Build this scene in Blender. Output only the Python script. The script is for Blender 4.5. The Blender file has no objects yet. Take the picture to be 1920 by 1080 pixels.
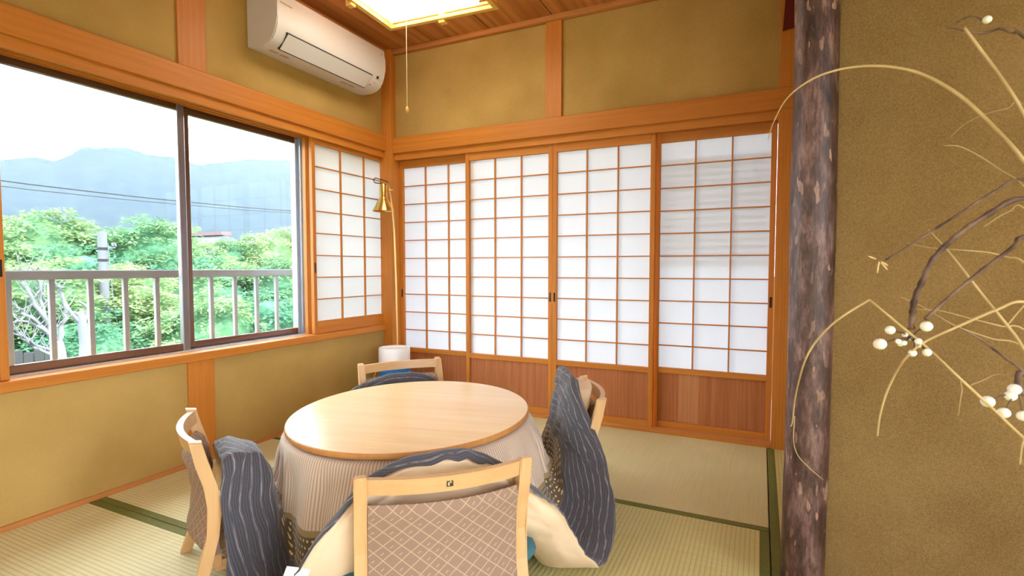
import bpy, bmesh, math, random
from mathutils import Vector, Matrix, noise

# ------------------------------------------------------------------ camera, sky, sun, exposure
SC = bpy.context.scene
COL = SC.collection
cam_data = bpy.data.cameras.new('camera')
cam = bpy.data.objects.new('camera', cam_data)
COL.objects.link(cam)
cam_data.sensor_width = 36.0
cam_data.lens = 984.72 / 1920 * 36
cam_data.shift_y = 9.18 / 1920
cam_data.clip_start = 0.02
cam_data.clip_end = 4000
cam.location = (0, 0, 1.0)
cam.rotation_euler = (math.pi / 2 - 0.04839, 0, 0.44289)
cam_data.dof.use_dof = True
cam_data.dof.focus_distance = 2.4
cam_data.dof.aperture_fstop = 6.3
SC.camera = cam

world = bpy.data.worlds.new('overcast_sky')
SC.world = world
world.use_nodes = True
wb = world.node_tree.nodes['Background']
wb.inputs['Color'].default_value = (0.86, 0.935, 1.0, 1)
wb.inputs['Strength'].default_value = 8.0

sun_data = bpy.data.lights.new('sun', 'SUN')
sun_data.energy = 9.0
sun_data.angle = math.radians(6)
sun_data.color = (1.0, 0.96, 0.90)
sun = bpy.data.objects.new('sun', sun_data)
COL.objects.link(sun)
sun.rotation_euler = Vector((0.62, 0.0, 0.78)).to_track_quat('Z', 'Y').to_euler()

SC.view_settings.view_transform = 'Standard'
SC.view_settings.look = 'None'
SC.view_settings.gamma = 1
SC.view_settings.use_curve_mapping = False
SC.view_settings.exposure = 0.80
HAZE = 0.00021
SC.cycles.use_denoising = True
SC.cycles.diffuse_bounces = 7
SC.cycles.max_bounces = 14
SC.cycles.transparent_max_bounces = 16
SC.cycles.caustics_reflective = False
SC.cycles.caustics_refractive = False
SC.cycles.sample_clamp_indirect = 12

# ------------------------------------------------------------------ materials
def srgb(r, g, b):
    f = lambda c: (c / 255 / 12.92) if c <= 10 else ((c / 255 + 0.055) / 1.055) ** 2.4
    return (f(r), f(g), f(b), 1)

class NT:
    def __init__(self, name):
        self.m = bpy.data.materials.new(name)
        self.m.use_nodes = True
        self.t = self.m.node_tree
        self.b = self.t.nodes['Principled BSDF']
        self.out = self.t.nodes['Material Output']
    def n(self, typ, **kw):
        nd = self.t.nodes.new(typ)
        for k, v in kw.items():
            if k.startswith('i_'):
                nd.inputs[k[2:].replace('_', ' ')].default_value = v
            else:
                setattr(nd, k, v)
        return nd
    def l(self, a, b):
        self.t.links.new(a, b)
    def math(self, op, a, b=None, c=None):
        nd = self.n('ShaderNodeMath', operation=op)
        for i, v in enumerate((a, b, c)):
            if v is None: continue
            if isinstance(v, (int, float)): nd.inputs[i].default_value = v
            else: self.l(v, nd.inputs[i])
        return nd.outputs[0]
    def mix(self, fac, a, b):
        nd = self.n('ShaderNodeMix', data_type='RGBA')
        if isinstance(fac, (int, float)): nd.inputs[0].default_value = fac
        else: self.l(fac, nd.inputs[0])
        for i, v in ((6, a), (7, b)):
            if isinstance(v, tuple): nd.inputs[i].default_value = v
            else: self.l(v, nd.inputs[i])
        return nd.outputs[2]
    def coord(self, which='Object'):
        return self.n('ShaderNodeTexCoord').outputs[which]
    def mapping(self, vec, scale=(1, 1, 1), rot=(0, 0, 0)):
        mp = self.n('ShaderNodeMapping')
        mp.inputs['Scale'].default_value = scale
        mp.inputs['Rotation'].default_value = rot
        self.l(vec, mp.inputs['Vector'])
        return mp.outputs[0]
    def noise(self, vec, scale, detail=3, rough=0.5):
        nd = self.n('ShaderNodeTexNoise')
        nd.inputs['Scale'].default_value = scale
        nd.inputs['Detail'].default_value = detail
        nd.inputs['Roughness'].default_value = rough
        if vec is not None: self.l(vec, nd.inputs['Vector'])
        return nd.outputs['Fac']
    def ramp(self, fac, stops):
        nd = self.n('ShaderNodeValToRGB')
        el = nd.color_ramp.elements
        while len(el) < len(stops): el.new(0.5)
        for e, (p, c) in zip(el, stops):
            e.position = p; e.color = c
        self.l(fac, nd.inputs[0])
        return nd.outputs[0]
    def bump(self, h, strength=0.2, dist=0.01):
        nd = self.n('ShaderNodeBump')
        nd.inputs['Strength'].default_value = strength
        nd.inputs['Distance'].default_value = dist
        self.l(h, nd.inputs['Height'])
        self.l(nd.outputs[0], self.b.inputs['Normal'])
    def base(self, c):
        if isinstance(c, tuple): self.b.inputs['Base Color'].default_value = c
        else: self.l(c, self.b.inputs['Base Color'])
    def rough(self, v): self.b.inputs['Roughness'].default_value = v
    def spec(self, v): self.b.inputs['Specular IOR Level'].default_value = v

def flat(name, c, rough=0.6, metal=0.0, spec=0.5):
    t = NT(name); t.base(c); t.rough(rough); t.b.inputs['Metallic'].default_value = metal; t.spec(spec)
    return t.m

def wood(name, dark, light, axis='x', freq=26, rough=0.5, spec=0.35, var=0.6):
    """Straight timber grain running along one axis."""
    t = NT(name)
    i = 'xyz'.index(axis)
    sc = [1.0, 1.0, 1.0]; sc[i] = 0.035
    v = t.mapping(t.coord(), tuple(sc))
    warp = t.noise(v, 5, 3)
    fine = t.noise(v, freq * 4, 4, 0.65)
    mid = t.noise(t.mapping(t.coord(), tuple(q * 1.0 for q in sc)), freq, 5, 0.6)
    sv = t.n('ShaderNodeSeparateXYZ'); t.l(v, sv.inputs[0])
    ax1, ax2 = [sv.outputs[k] for k in range(3) if k != i]
    ph = t.math('ADD', t.math('ADD', ax1, t.math('MULTIPLY', ax2, 0.7)), t.math('MULTIPLY', t.noise(v, 2.6, 2), 0.55))
    ring = t.math('MULTIPLY_ADD', t.math('SINE', t.math('MULTIPLY', ph, freq * 7.0)), 0.5, 0.5)
    f = t.math('MULTIPLY_ADD', ring, 0.16 * var, t.math('MULTIPLY', fine, 0.30))
    f = t.math('ADD', f, t.math('ADD', t.math('MULTIPLY', mid, 0.42), t.math('MULTIPLY', warp, 0.20)))
    col = t.ramp(f, [(0.32, dark), (0.74, light)])
    t.base(col); t.rough(rough); t.spec(spec)
    t.bump(fine, 0.08, 0.002)
    return t.m

HON_D, HON_L = srgb(182, 110, 36), srgb(206, 134, 54)
M = {}
for ax in 'xyz':
    M['wood_' + ax] = wood('cedar_' + ax, HON_D, HON_L, ax)
    M['plank_' + ax] = wood('ceiling_board_' + ax, srgb(150, 92, 42), srgb(204, 140, 82), ax, 9, 0.55, 0.25, 1.1)
    M['pale_' + ax] = wood('birch_' + ax, srgb(192, 150, 98), srgb(212, 174, 126), ax, 14, 0.38, 0.4, 0.5)
M['board'] = wood('wainscot_board', srgb(156, 92, 52), srgb(190, 122, 78), 'z', 34, 0.5, 0.3)
M['board_b'] = wood('wainscot_board_light', srgb(176, 116, 74), srgb(204, 144, 98), 'z', 34, 0.5, 0.3)
M['lampwood'] = wood('lamp_frame_wood', srgb(214, 160, 70), srgb(238, 196, 112), 'x', 20, 0.5, 0.3)

def sand_wall(name, c1, c2, grain=420):
    t = NT(name)
    co = t.coord()
    n1 = t.noise(co, 3.0, 3); n2 = t.noise(co, grain, 3, 0.75)
    f = t.math('ADD', t.math('MULTIPLY', n1, 0.35), t.math('MULTIPLY', n2, 0.65))
    t.base(t.ramp(f, [(0.35, c1), (0.66, c2)]))
    t.rough(0.95); t.spec(0.1)
    t.bump(n2, 0.35, 0.003)
    return t.m
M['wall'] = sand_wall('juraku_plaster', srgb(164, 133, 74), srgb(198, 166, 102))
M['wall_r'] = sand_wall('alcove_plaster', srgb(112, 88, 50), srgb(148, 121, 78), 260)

def tatami(name, axis, c1, c2):
    """Woven rush: ribs run along the given axis."""
    t = NT(name)
    co = t.coord('Object')
    sep = t.n('ShaderNodeSeparateXYZ'); t.l(co, sep.inputs[0])
    cr, al = (sep.outputs[1], sep.outputs[0]) if axis == 'x' else (sep.outputs[0], sep.outputs[1])
    rib = t.math('ABSOLUTE', t.math('SINE', t.math('MULTIPLY', cr, math.pi / 0.0165)))
    weft = t.math('SINE', t.math('MULTIPLY', al, 2 * math.pi / 0.006))
    big = t.noise(co, 2.2, 3)
    st = t.noise(t.mapping(co, (3, 160, 1) if axis == 'y' else (160, 3, 1)), 1.0, 3)
    groove = t.math('POWER', t.math('SUBTRACT', 1.0, rib), 3.0)
    f = t.math('ADD', t.math('MULTIPLY', big, 0.5), t.math('MULTIPLY', st, 0.5))
    c = t.ramp(f, [(0.3, c1), (0.7, c2)])
    dk = t.mix(t.math('MULTIPLY', groove, 0.55), c, srgb(140, 122, 70))
    t.base(dk); t.rough(0.55); t.spec(0.3)
    t.bump(t.math('ADD', rib, t.math('MULTIPLY', weft, 0.12)), 0.5, 0.0015)
    return t.m
M['tat_x'] = tatami('rush_mat_x', 'x', srgb(196, 186, 138), srgb(216, 208, 164))
M['tat_y'] = tatami('rush_mat_y', 'y', srgb(188, 178, 116), srgb(208, 200, 142))
t = NT('mat_border_cloth'); t.base(t.ramp(t.noise(t.coord(), 300, 2), [(0.3, srgb(84, 88, 30)), (0.7, srgb(112, 114, 44))])); t.rough(0.7); M['heri'] = t.m

# paper: lets daylight through
def paper(name, c, tr, c2=None):
    t = NT(name)
    d = t.n('ShaderNodeBsdfDiffuse'); d.inputs['Color'].default_value = c
    tl = t.n('ShaderNodeBsdfTranslucent'); tl.inputs['Color'].default_value = c2 or c
    fib = t.noise(t.coord(), 60, 3)
    mx = t.n('ShaderNodeMixShader')
    t.l(t.math('MULTIPLY_ADD', fib, 0.04, tr - 0.02), mx.inputs[0])
    t.l(d.outputs[0], mx.inputs[1]); t.l(tl.outputs[0], mx.inputs[2])
    t.l(mx.outputs[0], t.out.inputs['Surface'])
    return t.m
M['paper'] = paper('door_paper', (0.64, 0.64, 0.66, 1), 0.085, (0.72, 0.80, 0.95, 1))
M['paper_r'] = paper('fill_window_paper', (0.80, 0.80, 0.78, 1), 0.52)  # paper of the added rear window, passes more fill light
M['paper_w'] = paper('window_paper', (0.66, 0.66, 0.65, 1), 0.13, (0.80, 0.83, 0.86, 1))

t = NT('window_glass')
tr = t.n('ShaderNodeBsdfTransparent'); tr.inputs['Color'].default_value = (0.93, 0.96, 0.96, 1)
gl = t.n('ShaderNodeBsdfGlossy'); gl.inputs['Roughness'].default_value = 0.02
lw = t.n('ShaderNodeLayerWeight'); lw.inputs['Blend'].default_value = 0.5
mx = t.n('ShaderNodeMixShader'); t.l(t.math('MULTIPLY_ADD', t.math('POWER', lw.outputs['Facing'], 5.0), 0.5, 0.025), mx.inputs[0]); t.l(tr.outputs[0], mx.inputs[1]); t.l(gl.outputs[0], mx.inputs[2])
t.l(mx.outputs[0], t.out.inputs['Surface']); M['glass'] = t.m

M['bronze'] = flat('bronze_aluminium', srgb(138, 112, 102), 0.2, 0.85)
M['bronze_sky'] = flat('sky_tinted_bronze', srgb(150, 148, 156), 0.28, 0.8)  # bronze stile with the sky's blue-grey reflection put into its colour
M['track'] = flat('bright_track', srgb(226, 226, 232), 0.22, 0.85)
M['alu'] = flat('silver_aluminium', srgb(165, 172, 185), 0.35, 0.6)
M['dark'] = flat('dark_recess', srgb(26, 20, 18), 0.5)
M['black'] = flat('black_line', srgb(40, 34, 30), 0.6)
M['plastic'] = flat('white_plastic', srgb(208, 205, 202), 0.38)
M['plastic2'] = flat('cream_plastic', srgb(200, 190, 174), 0.4)
M['print'] = flat('grey_print', srgb(172, 156, 138), 0.5)
M['brass'] = flat('polished_brass', srgb(226, 190, 104), 0.22, 1.0)
M['wire'] = flat('dark_wire', srgb(34, 32, 34), 0.6, 0, 0.2)
M['pole_brass'] = flat('pale_brass', srgb(232, 190, 120), 0.3, 0.8)
M['bin_w'] = flat('white_resin', srgb(238, 238, 242), 0.35)
M['bin_b'] = flat('blue_resin', srgb(34, 118, 196), 0.3)
M['cordm'] = flat('cream_cord', srgb(226, 206, 160), 0.6)
M['redwood'] = flat('dark_red_lacquer', srgb(96, 20, 14), 0.4)
M['rail'] = flat('grey_rail_paint', srgb(146, 138, 144), 0.55)
M['conc'] = flat('pale_concrete', (0.085, 0.09, 0.105, 1), 0.8)
M['slab'] = flat('balcony_slab', srgb(150, 150, 148), 0.8)
M['teal'] = flat('teal_cushion_cloth', srgb(62, 108, 122), 0.9)
M['white_c'] = flat('white_label_cloth', srgb(238, 234, 226), 0.8)
M['vase'] = flat('dark_stoneware', srgb(60, 50, 44), 0.5)
M['berry'] = flat('waxy_white_berry', srgb(236, 230, 216), 0.4)
M['berry'].node_tree.nodes['Principled BSDF'].inputs['Subsurface Weight'].default_value = 0.2
M['sepal'] = flat('dry_husk', srgb(206, 176, 126), 0.8)
t = NT('dry_grass'); t.base(t.ramp(t.noise(t.coord(), 14, 2), [(0.3, srgb(150, 122, 72)), (0.7, srgb(190, 164, 112))])); t.rough(0.6); M['grass'] = t.m
t = NT('dry_twig'); t.base(t.ramp(t.noise(t.coord(), 30, 3), [(0.35, srgb(58, 36, 24)), (0.68, srgb(122, 94, 76))])); t.rough(0.7); M['twig'] = t.m

t = NT('lamp_diffuser')
t.base((0.9, 0.9, 0.9, 1)); t.b.inputs['Emission Color'].default_value = (1.0, 0.94, 0.82, 1); t.b.inputs['Emission Strength'].default_value = 6.0
M['lamp'] = t.m

# log bark
t = NT('log_bark')
co = t.coord()
v = t.mapping(co, (1, 1, 0.32))
big = t.noise(v, 22, 4, 0.6)
vor = t.n('ShaderNodeTexVoronoi', feature='F1'); vor.inputs['Scale'].default_value = 44; vor.inputs['Randomness'].default_value = 1.0
dist = t.n('ShaderNodeVectorMath', operation='ADD'); nn = t.n('ShaderNodeTexNoise'); nn.inputs['Scale'].default_value = 30; t.l(v, nn.inputs['Vector'])
sc_ = t.n('ShaderNodeVectorMath', operation='SCALE'); sc_.inputs['Scale'].default_value = 0.07; t.l(nn.outputs['Color'], sc_.inputs[0])
t.l(v, dist.inputs[0]); t.l(sc_.outputs[0], dist.inputs[1]); t.l(dist.outputs[0], vor.inputs['Vector'])
sep = t.n('ShaderNodeSeparateColor'); t.l(vor.outputs['Color'], sep.inputs[0])
flake = t.math('MULTIPLY', t.math('GREATER_THAN', sep.outputs[0], 0.60), sep.outputs[1])
fine_ = t.noise(t.mapping(co, (1, 1, 0.22)), 130, 4, 0.7)
mixn = t.math('ADD', t.math('MULTIPLY', big, 0.62), t.math('MULTIPLY', fine_, 0.38))
basec = t.ramp(mixn, [(0.36, srgb(38, 22, 18)), (0.50, srgb(80, 54, 47)), (0.66, srgb(138, 108, 102))])
near = t.math('LESS_THAN', vor.outputs['Distance'], 0.36)
fm = t.math('MULTIPLY', t.math('MULTIPLY', flake, near), t.math('MULTIPLY_ADD', fine_, 1.4, -0.05))
t.base(t.mix(fm, basec, srgb(190, 152, 132)))
t.rough(0.42); t.spec(0.5)
t.bump(t.math('ADD', mixn, t.math('MULTIPLY', fm, 0.3)), 0.9, 0.006)
M['bark'] = t.m

# table top
t = NT('table_top_veneer')
v = t.mapping(t.coord(), (1, 0.05, 1))
f = t.math('ADD', t.math('MULTIPLY', t.noise(v, 16, 4), 0.6), t.math('MULTIPLY', t.noise(v, 90, 3), 0.4))
t.base(t.ramp(f, [(0.3, srgb(226, 188, 134)), (0.7, srgb(240, 212, 168))])); t.rough(0.30); t.spec(0.55)
M['top'] = t.m
M['edge'] = wood('table_edge', srgb(190, 128, 66), srgb(214, 156, 92), 'z', 10, 0.4, 0.4, 0.3)

# chair fabric: pale diagonal lattice with small woven marks
def lattice(name, face, line, cell=0.044):
    t = NT(name)
    sep = t.n('ShaderNodeSeparateXYZ'); t.l(t.coord('Object'), sep.inputs[0])
    u = t.math('DIVIDE', sep.outputs[0], cell); w = t.math('DIVIDE', sep.outputs[2], cell * 0.86)
    p = t.math('ADD', u, w); q = t.math('SUBTRACT', u, w)
    fp = t.math('FRACT', t.math('ADD', p, 40.0)); fq = t.math('FRACT', t.math('ADD', q, 40.0))
    ln = t.math('MAXIMUM', t.math('LESS_THAN', fp, 0.085), t.math('LESS_THAN', fq, 0.085))
    cid = t.n('ShaderNodeCombineXYZ'); t.l(t.math('FLOOR', p), cid.inputs[0]); t.l(t.math('FLOOR', q), cid.inputs[1])
    wn = t.n('ShaderNodeTexWhiteNoise', noise_dimensions='2D'); t.l(cid.outputs[0], wn.inputs['Vector'])
    box = t.math('MULTIPLY', t.math('LESS_THAN', t.math('ABSOLUTE', t.math('SUBTRACT', fp, 0.5)), 0.05), t.math('LESS_THAN', t.math('ABSOLUTE', t.math('SUBTRACT', fq, 0.66)), 0.17))
    mark = t.math('MULTIPLY', box, t.math('GREATER_THAN', wn.outputs['Value'], 0.35))
    th = t.noise(t.coord('Object'), 500, 2)
    c = t.mix(t.math('MAXIMUM', ln, t.math('MULTIPLY', mark, 0.8)), t.ramp(th, [(0.3, face), (0.7, tuple(min(1, x * 1.2) for x in face[:3]) + (1,))]), line)
    t.base(c); t.rough(0.85); t.spec(0.2)
    t.bump(th, 0.15, 0.001)
    return t.m
M['fabric'] = lattice('lattice_upholstery', srgb(138, 114, 98), srgb(180, 154, 128))
M['fabric_p'] = flat('plain_upholstery', srgb(196, 182, 166), 0.9)

# quilt: radial stripes by the table, dotted band, dark striped border
t = NT('quilt_face')
uv = t.n('ShaderNodeUVMap').outputs[0]
sep = t.n('ShaderNodeSeparateXYZ'); t.l(uv, sep.inputs[0])
u, v = sep.outputs[0], sep.outputs[1]        # u: metres around, v: metres out from the table edge
th = t.noise(t.coord(), 700, 2)
wob = t.math('MULTIPLY', t.noise(t.mapping(uv, (2, 6, 1)), 1.0, 2), 0.006)
s1 = t.math('FRACT', t.math('DIVIDE', t.math('ADD', u, 5.0), 0.014))
fine = t.mix(t.math('LESS_THAN', s1, 0.42), srgb(214, 194, 174), srgb(176, 152, 130))
khaki = srgb(146, 124, 80)
uc = t.math('DIVIDE', u, 0.021); vc = t.math('DIVIDE', v, 0.021)
du = t.math('SUBTRACT', t.math('FRACT', t.math('ADD', uc, t.math('MULTIPLY', t.math('FLOOR', vc), 0.5))), 0.5)
dv = t.math('SUBTRACT', t.math('FRACT', vc), 0.5)
rr = t.math('ADD', t.math('MULTIPLY', du, du), t.math('MULTIPLY', dv, dv))
dots = t.mix(t.math('LESS_THAN', rr, 0.045), srgb(86, 68, 42), srgb(214, 190, 140))
s2 = t.math('FRACT', t.math('DIVIDE', t.math('ADD', t.math('ADD', v, wob), 5.0), 0.030))
s3 = t.math('FRACT', t.math('DIVIDE', t.math('ADD', t.math('ADD', v, wob), 5.0), 0.0075))
pale = t.math('MULTIPLY', t.math('LESS_THAN', s2, 0.13), t.math('MULTIPLY_ADD', t.noise(t.mapping(uv, (60, 120, 1)), 1.0, 3), 2.4, -0.75))
navy = t.mix(t.math('LESS_THAN', s3, 0.4), srgb(66, 67, 80), srgb(42, 41, 50))
navy = t.mix(pale, navy, srgb(150, 148, 150))
c = t.mix(t.math('GREATER_THAN', v, 0.21), fine, khaki)
c = t.mix(t.math('GREATER_THAN', v, 0.23), c, dots)
c = t.mix(t.math('GREATER_THAN', v, 0.34), c, navy)
t.base(t.mix(t.math('MULTIPLY', th, 0.12), c, srgb(210, 205, 200))); t.rough(0.9); t.spec(0.12)
t.b.inputs['Sheen Weight'].default_value = 0.25
t.bump(th, 0.25, 0.001)
M['quilt'] = t.m
M['quilt_u'] = flat('quilt_lining_satin', srgb(218, 194, 164), 0.45, 0, 0.45)

# outdoors
def leafmat(name, c1, c2):
    t = NT(name)
    f = t.noise(t.coord(), 0.9, 4, 0.7)
    inf = t.n('ShaderNodeObjectInfo').outputs['Random']
    col = t.ramp(t.math('ADD', t.math('MULTIPLY', f, 0.8), t.math('MULTIPLY', inf, 0.2)), [(0.3, c1), (0.72, c2)])
    d = t.n('ShaderNodeBsdfDiffuse'); tl = t.n('ShaderNodeBsdfTranslucent'); mx = t.n('ShaderNodeMixShader')
    mx.inputs[0].default_value = 0.35
    t.l(col, d.inputs['Color']); t.l(col, tl.inputs['Color'])
    t.l(d.outputs[0], mx.inputs[1]); t.l(tl.outputs[0], mx.inputs[2]); t.l(mx.outputs[0], t.out.inputs['Surface'])
    return t.m
M['leaf_a'] = leafmat('green_leaves', (0.07, 0.16, 0.085, 1), (0.18, 0.28, 0.12, 1))
M['leaf_b'] = leafmat('yellow_green_leaves', (0.13, 0.22, 0.09, 1), (0.27, 0.33, 0.15, 1))
M['leaf_c'] = leafmat('deep_green_leaves', (0.045, 0.14, 0.09, 1), (0.11, 0.24, 0.12, 1))
M['trunk'] = flat('pale_trunk_bark', (0.12, 0.125, 0.14, 1), 0.9)
M['trunk_d'] = flat('dark_trunk_bark', (0.05, 0.04, 0.035, 1), 0.9)
t = NT('mountain_forest'); t.base(t.ramp(t.noise(t.coord(), 0.06, 5, 0.7), [(0.3, (0.008, 0.016, 0.022, 1)), (0.7, (0.018, 0.030, 0.032, 1))])); t.rough(1); t.spec(0); M['mtn'] = t.m
M['ground'] = flat('garden_ground', (0.06, 0.09, 0.04, 1), 1, 0, 0)
M['roof_tile'] = flat('grey_roof_tile', (0.065, 0.07, 0.085, 1), 0.9)
M['roof_red'] = flat('red_roof', (0.12, 0.07, 0.075, 1), 0.9)
M['housewall'] = flat('house_wall', (0.09, 0.09, 0.10, 1), 0.9)
M['fence'] = flat('weathered_fence', (0.018, 0.019, 0.022, 1), 0.9)

# ------------------------------------------------------------------ mesh helpers
class MB:
    """Collects simple solids and links them as ONE mesh object."""
    def __init__(self):
        self.bm = bmesh.new()
    def box(self, x0, x1, y0, y1, z0, z1, bev=0.0, mat=None):
        vs = [self.bm.verts.new(p) for p in ((x0, y0, z0), (x1, y0, z0), (x1, y1, z0), (x0, y1, z0), (x0, y0, z1), (x1, y0, z1), (x1, y1, z1), (x0, y1, z1))]
        fs = [self.bm.faces.new([vs[i] for i in q]) for q in ((3, 2, 1, 0), (4, 5, 6, 7), (0, 1, 5, 4), (1, 2, 6, 5), (2, 3, 7, 6), (3, 0, 4, 7))]
        if bev > 0:
            es = set(e for f in fs for e in f.edges)
            bmesh.ops.bevel(self.bm, geom=list(es), offset=bev, segments=1, affect='EDGES', clamp_overlap=True)
        if mat is not None:
            bmesh.ops.transform(self.bm, matrix=mat, verts=[v for v in self.bm.verts if not v.tag])
            for v in self.bm.verts: v.tag = True
        return self
    def quad(self, *ps):
        self.bm.faces.new([self.bm.verts.new(p) for p in ps]); return self
    def tube(self, pts, rad, n=8, caps=True):
        pts = [Vector(p) for p in pts]
        if not isinstance(rad, (list, tuple)): rad = [rad] * len(pts)
        rings = []
        up = None
        for i, p in enumerate(pts):
            a = pts[max(0, i - 1)]; b = pts[min(len(pts) - 1, i + 1)]
            d = (b - a).normalized()
            if up is None:
                up = Vector((0, 0, 1)) if abs(d.z) < 0.9 else Vector((1, 0, 0))
            s = d.cross(up)
            if s.length < 1e-5: s = d.cross(Vector((0.3, 0.8, 0.1)))
            s.normalize(); up = s.cross(d).normalized()
            rings.append([self.bm.verts.new(p + (s * math.cos(2 * math.pi * k / n) + up * math.sin(2 * math.pi * k / n)) * rad[i]) for k in range(n)])
        for r0, r1 in zip(rings, rings[1:]):
            for k in range(n):
                self.bm.faces.new((r0[k], r0[(k + 1) % n], r1[(k + 1) % n], r1[k]))
        if caps:
            self.bm.faces.new(rings[0][::-1]); self.bm.faces.new(rings[-1])
        return self
    def lathe(self, prof, n=32, c=(0, 0, 0), close=True):
        rings = []
        for r, z in prof:
            rings.append([self.bm.verts.new((c[0] + r * math.cos(2 * math.pi * k / n), c[1] + r * math.sin(2 * math.pi * k / n), c[2] + z)) for k in range(n)])
        for r0, r1 in zip(rings, rings[1:]):
            for k in range(n):
                self.bm.faces.new((r0[k], r0[(k + 1) % n], r1[(k + 1) % n], r1[k]))
        if close:
            self.bm.faces.new(rings[0][::-1]); self.bm.faces.new(rings[-1])
        return self
    def prism(self, prof, a0, a1, axis='y', bev=0.0):
        """Extrude a closed 2D outline along an axis. prof holds (p, q): x,z for 'y'; y,z for 'x'; x,y for 'z'."""
        def P(p, q, a):
            return {'y': (p, a, q), 'x': (a, p, q), 'z': (p, q, a)}[axis]
        A = [self.bm.verts.new(P(p, q, a0)) for p, q in prof]
        B = [self.bm.verts.new(P(p, q, a1)) for p, q in prof]
        n = len(prof)
        fs = [self.bm.faces.new((A[i], A[(i + 1) % n], B[(i + 1) % n], B[i])) for i in range(n)]
        fs.append(self.bm.faces.new(A[::-1])); fs.append(self.bm.faces.new(B))
        if bev > 0:
            es = set(fs[-1].edges) | set(fs[-2].edges)
            bmesh.ops.bevel(self.bm, geom=list(es), offset=bev, segments=2, affect='EDGES', clamp_overlap=True)
        return self
    def sphere(self, c, r, squash=(1, 1, 1), sub=2):
        g = bmesh.ops.create_icosphere(self.bm, subdivisions=sub, radius=r)
        for v in g['verts']:
            v.co = Vector((v.co.x * squash[0] + c[0], v.co.y * squash[1] + c[1], v.co.z * squash[2] + c[2]))
        return self
    def mesh(self, name, mats, smooth=False, angle=None):
        bmesh.ops.recalc_face_normals(self.bm, faces=self.bm.faces)
        me = bpy.data.meshes.new(name)
        self.bm.to_mesh(me); self.bm.free()
        for m in (mats if isinstance(mats, list) else [mats]): me.materials.append(m)
        if smooth:
            me.polygons.foreach_set('use_smooth', [True] * len(me.polygons))
            if angle: me.set_sharp_from_angle(angle=math.radians(angle))
        return me
    def build(self, name, mats, parent=None, smooth=False, angle=None, loc=None):
        return link(name, self.mesh(name, mats, smooth, angle), parent, loc)

def link(name, me, parent=None, loc=None, rot=None):
    o = bpy.data.objects.new(name, me)
    COL.objects.link(o)
    if parent is not None: o.parent = parent
    if loc is not None: o.location = loc
    if rot is not None: o.rotation_euler = rot
    return o

def tag(o, label=None, cat=None, group=None, kind=None):
    if label: o['label'] = label
    if cat: o['category'] = cat
    if group: o['group'] = group
    if kind: o['kind'] = kind
    return o

def thing(name, loc, label, cat, group=None, rz=0.0, kind=None):
    o = bpy.data.objects.new(name, None)
    COL.objects.link(o)
    o.empty_display_size = 0.1
    o.location = loc; o.rotation_euler = (0, 0, rz)
    return tag(o, label, cat, group, kind)

def structure(name, mb, mat, label=None, **kw):
    return tag(mb.build(name, mat, **kw), label, None, None, 'structure')

def frame_root(name, label=None):
    o = bpy.data.objects.new(name, None)
    COL.objects.link(o)
    o.empty_display_size = 0.1
    return tag(o, label, None, None, 'structure')

def B(x0, x1, y0, y1, z0, z1, bev=0.0):
    return MB().box(x0, x1, y0, y1, z0, z1, bev)

# ------------------------------------------------------------------ room shell
XL, YB, ZC = -2.574, 3.225, 2.60
XE, YE = 1.95, -2.4            # far ends of the room behind the camera
floor = structure('floor', B(XL - 0.1, XE, YE, YB + 0.12, -0.10, -0.045), M['slab'], 'tatami floor of green-bordered rush mats')

MATS = [  # x0, x1, y0, y1, direction of the ribs, sides that carry a border
    (-1.81, 0.047, 2.172, 3.203, 'x', 'S'),
    (-2.57, -1.815, 2.172, 3.203, 'y', 'E'),
    (-2.57, -0.935, 1.239, 2.167, 'x', 'NS'),
    (-2.57, -0.935, 0.30, 1.235, 'x', 'NS'),
    (-0.93, 0.047, 0.30, 2.167, 'y', 'EW'),
    (0.052, 0.98, 1.2, 3.203, 'y', 'EW'),
    (0.052, 0.98, -0.8, 1.195, 'y', 'EW'),
    (0.985, 1.94, -0.8, 1.84, 'y', 'EW'),
    (-2.57, -0.66, -0.64, 0.295, 'x', 'NS'),
    (-0.655, 0.047, -0.64, 0.295, 'y', 'EW'),
    (-2.57, -0.66, -2.38, -0.645, 'x', 'NS'),
    (-0.655, 1.94, -2.38, -0.805, 'x', 'NS'),
]
for (x0, x1, y0, y1, ax, sides) in MATS:
    m = B(x0, x1, y0, y1, -0.045, 0.0, 0.003).build('tatami_mat', M['tat_' + ax], floor)
    w = 0.033
    for s in sides:
        e = {'N': (x0, x1, y1 - w, y1), 'S': (x0, x1, y0, y0 + w), 'E': (x1 - w, x1, y0, y1), 'W': (x0, x0 + w, y0, y1)}[s]
        B(e[0] + .0005, e[1] - .0005, e[2] + .0005, e[3] - .0005, -0.03, 0.0016, 0.001).build('border', M['heri'], m)

# left wall: plaster under and over the long window, and the blind part towards the camera's back
wl = MB()
wl.box(XL - 0.16, XL, -2.4, 3.29, -0.05, 0.55)
wl.box(XL - 0.16, XL, -2.4, 3.29, 1.90, ZC + 0.02)
wl.box(XL - 0.16, XL, -2.4, 0.20, 0.55, 1.90)
structure('wall_left', wl, M['wall'], 'ochre sand plaster wall around the long window')
structure('wall_back', B(-2.60, 0.30, YB, YB + 0.09, 1.90, ZC + 0.02), M['wall'], 'ochre sand plaster wall above the paper doors')
structure('wall_right', B(0.165, 0.25, 1.86, 3.30, -0.05, ZC + 0.02), M['wall'], 'narrow plaster wall beside the door post')
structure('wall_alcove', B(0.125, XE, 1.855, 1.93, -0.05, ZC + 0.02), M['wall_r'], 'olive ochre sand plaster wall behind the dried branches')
we = MB()
we.box(XE, XE + 0.1, YE, 1.93, -0.05, 0.30)
we.box(XE, XE + 0.1, YE, 1.93, 2.05, ZC + 0.02)
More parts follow.
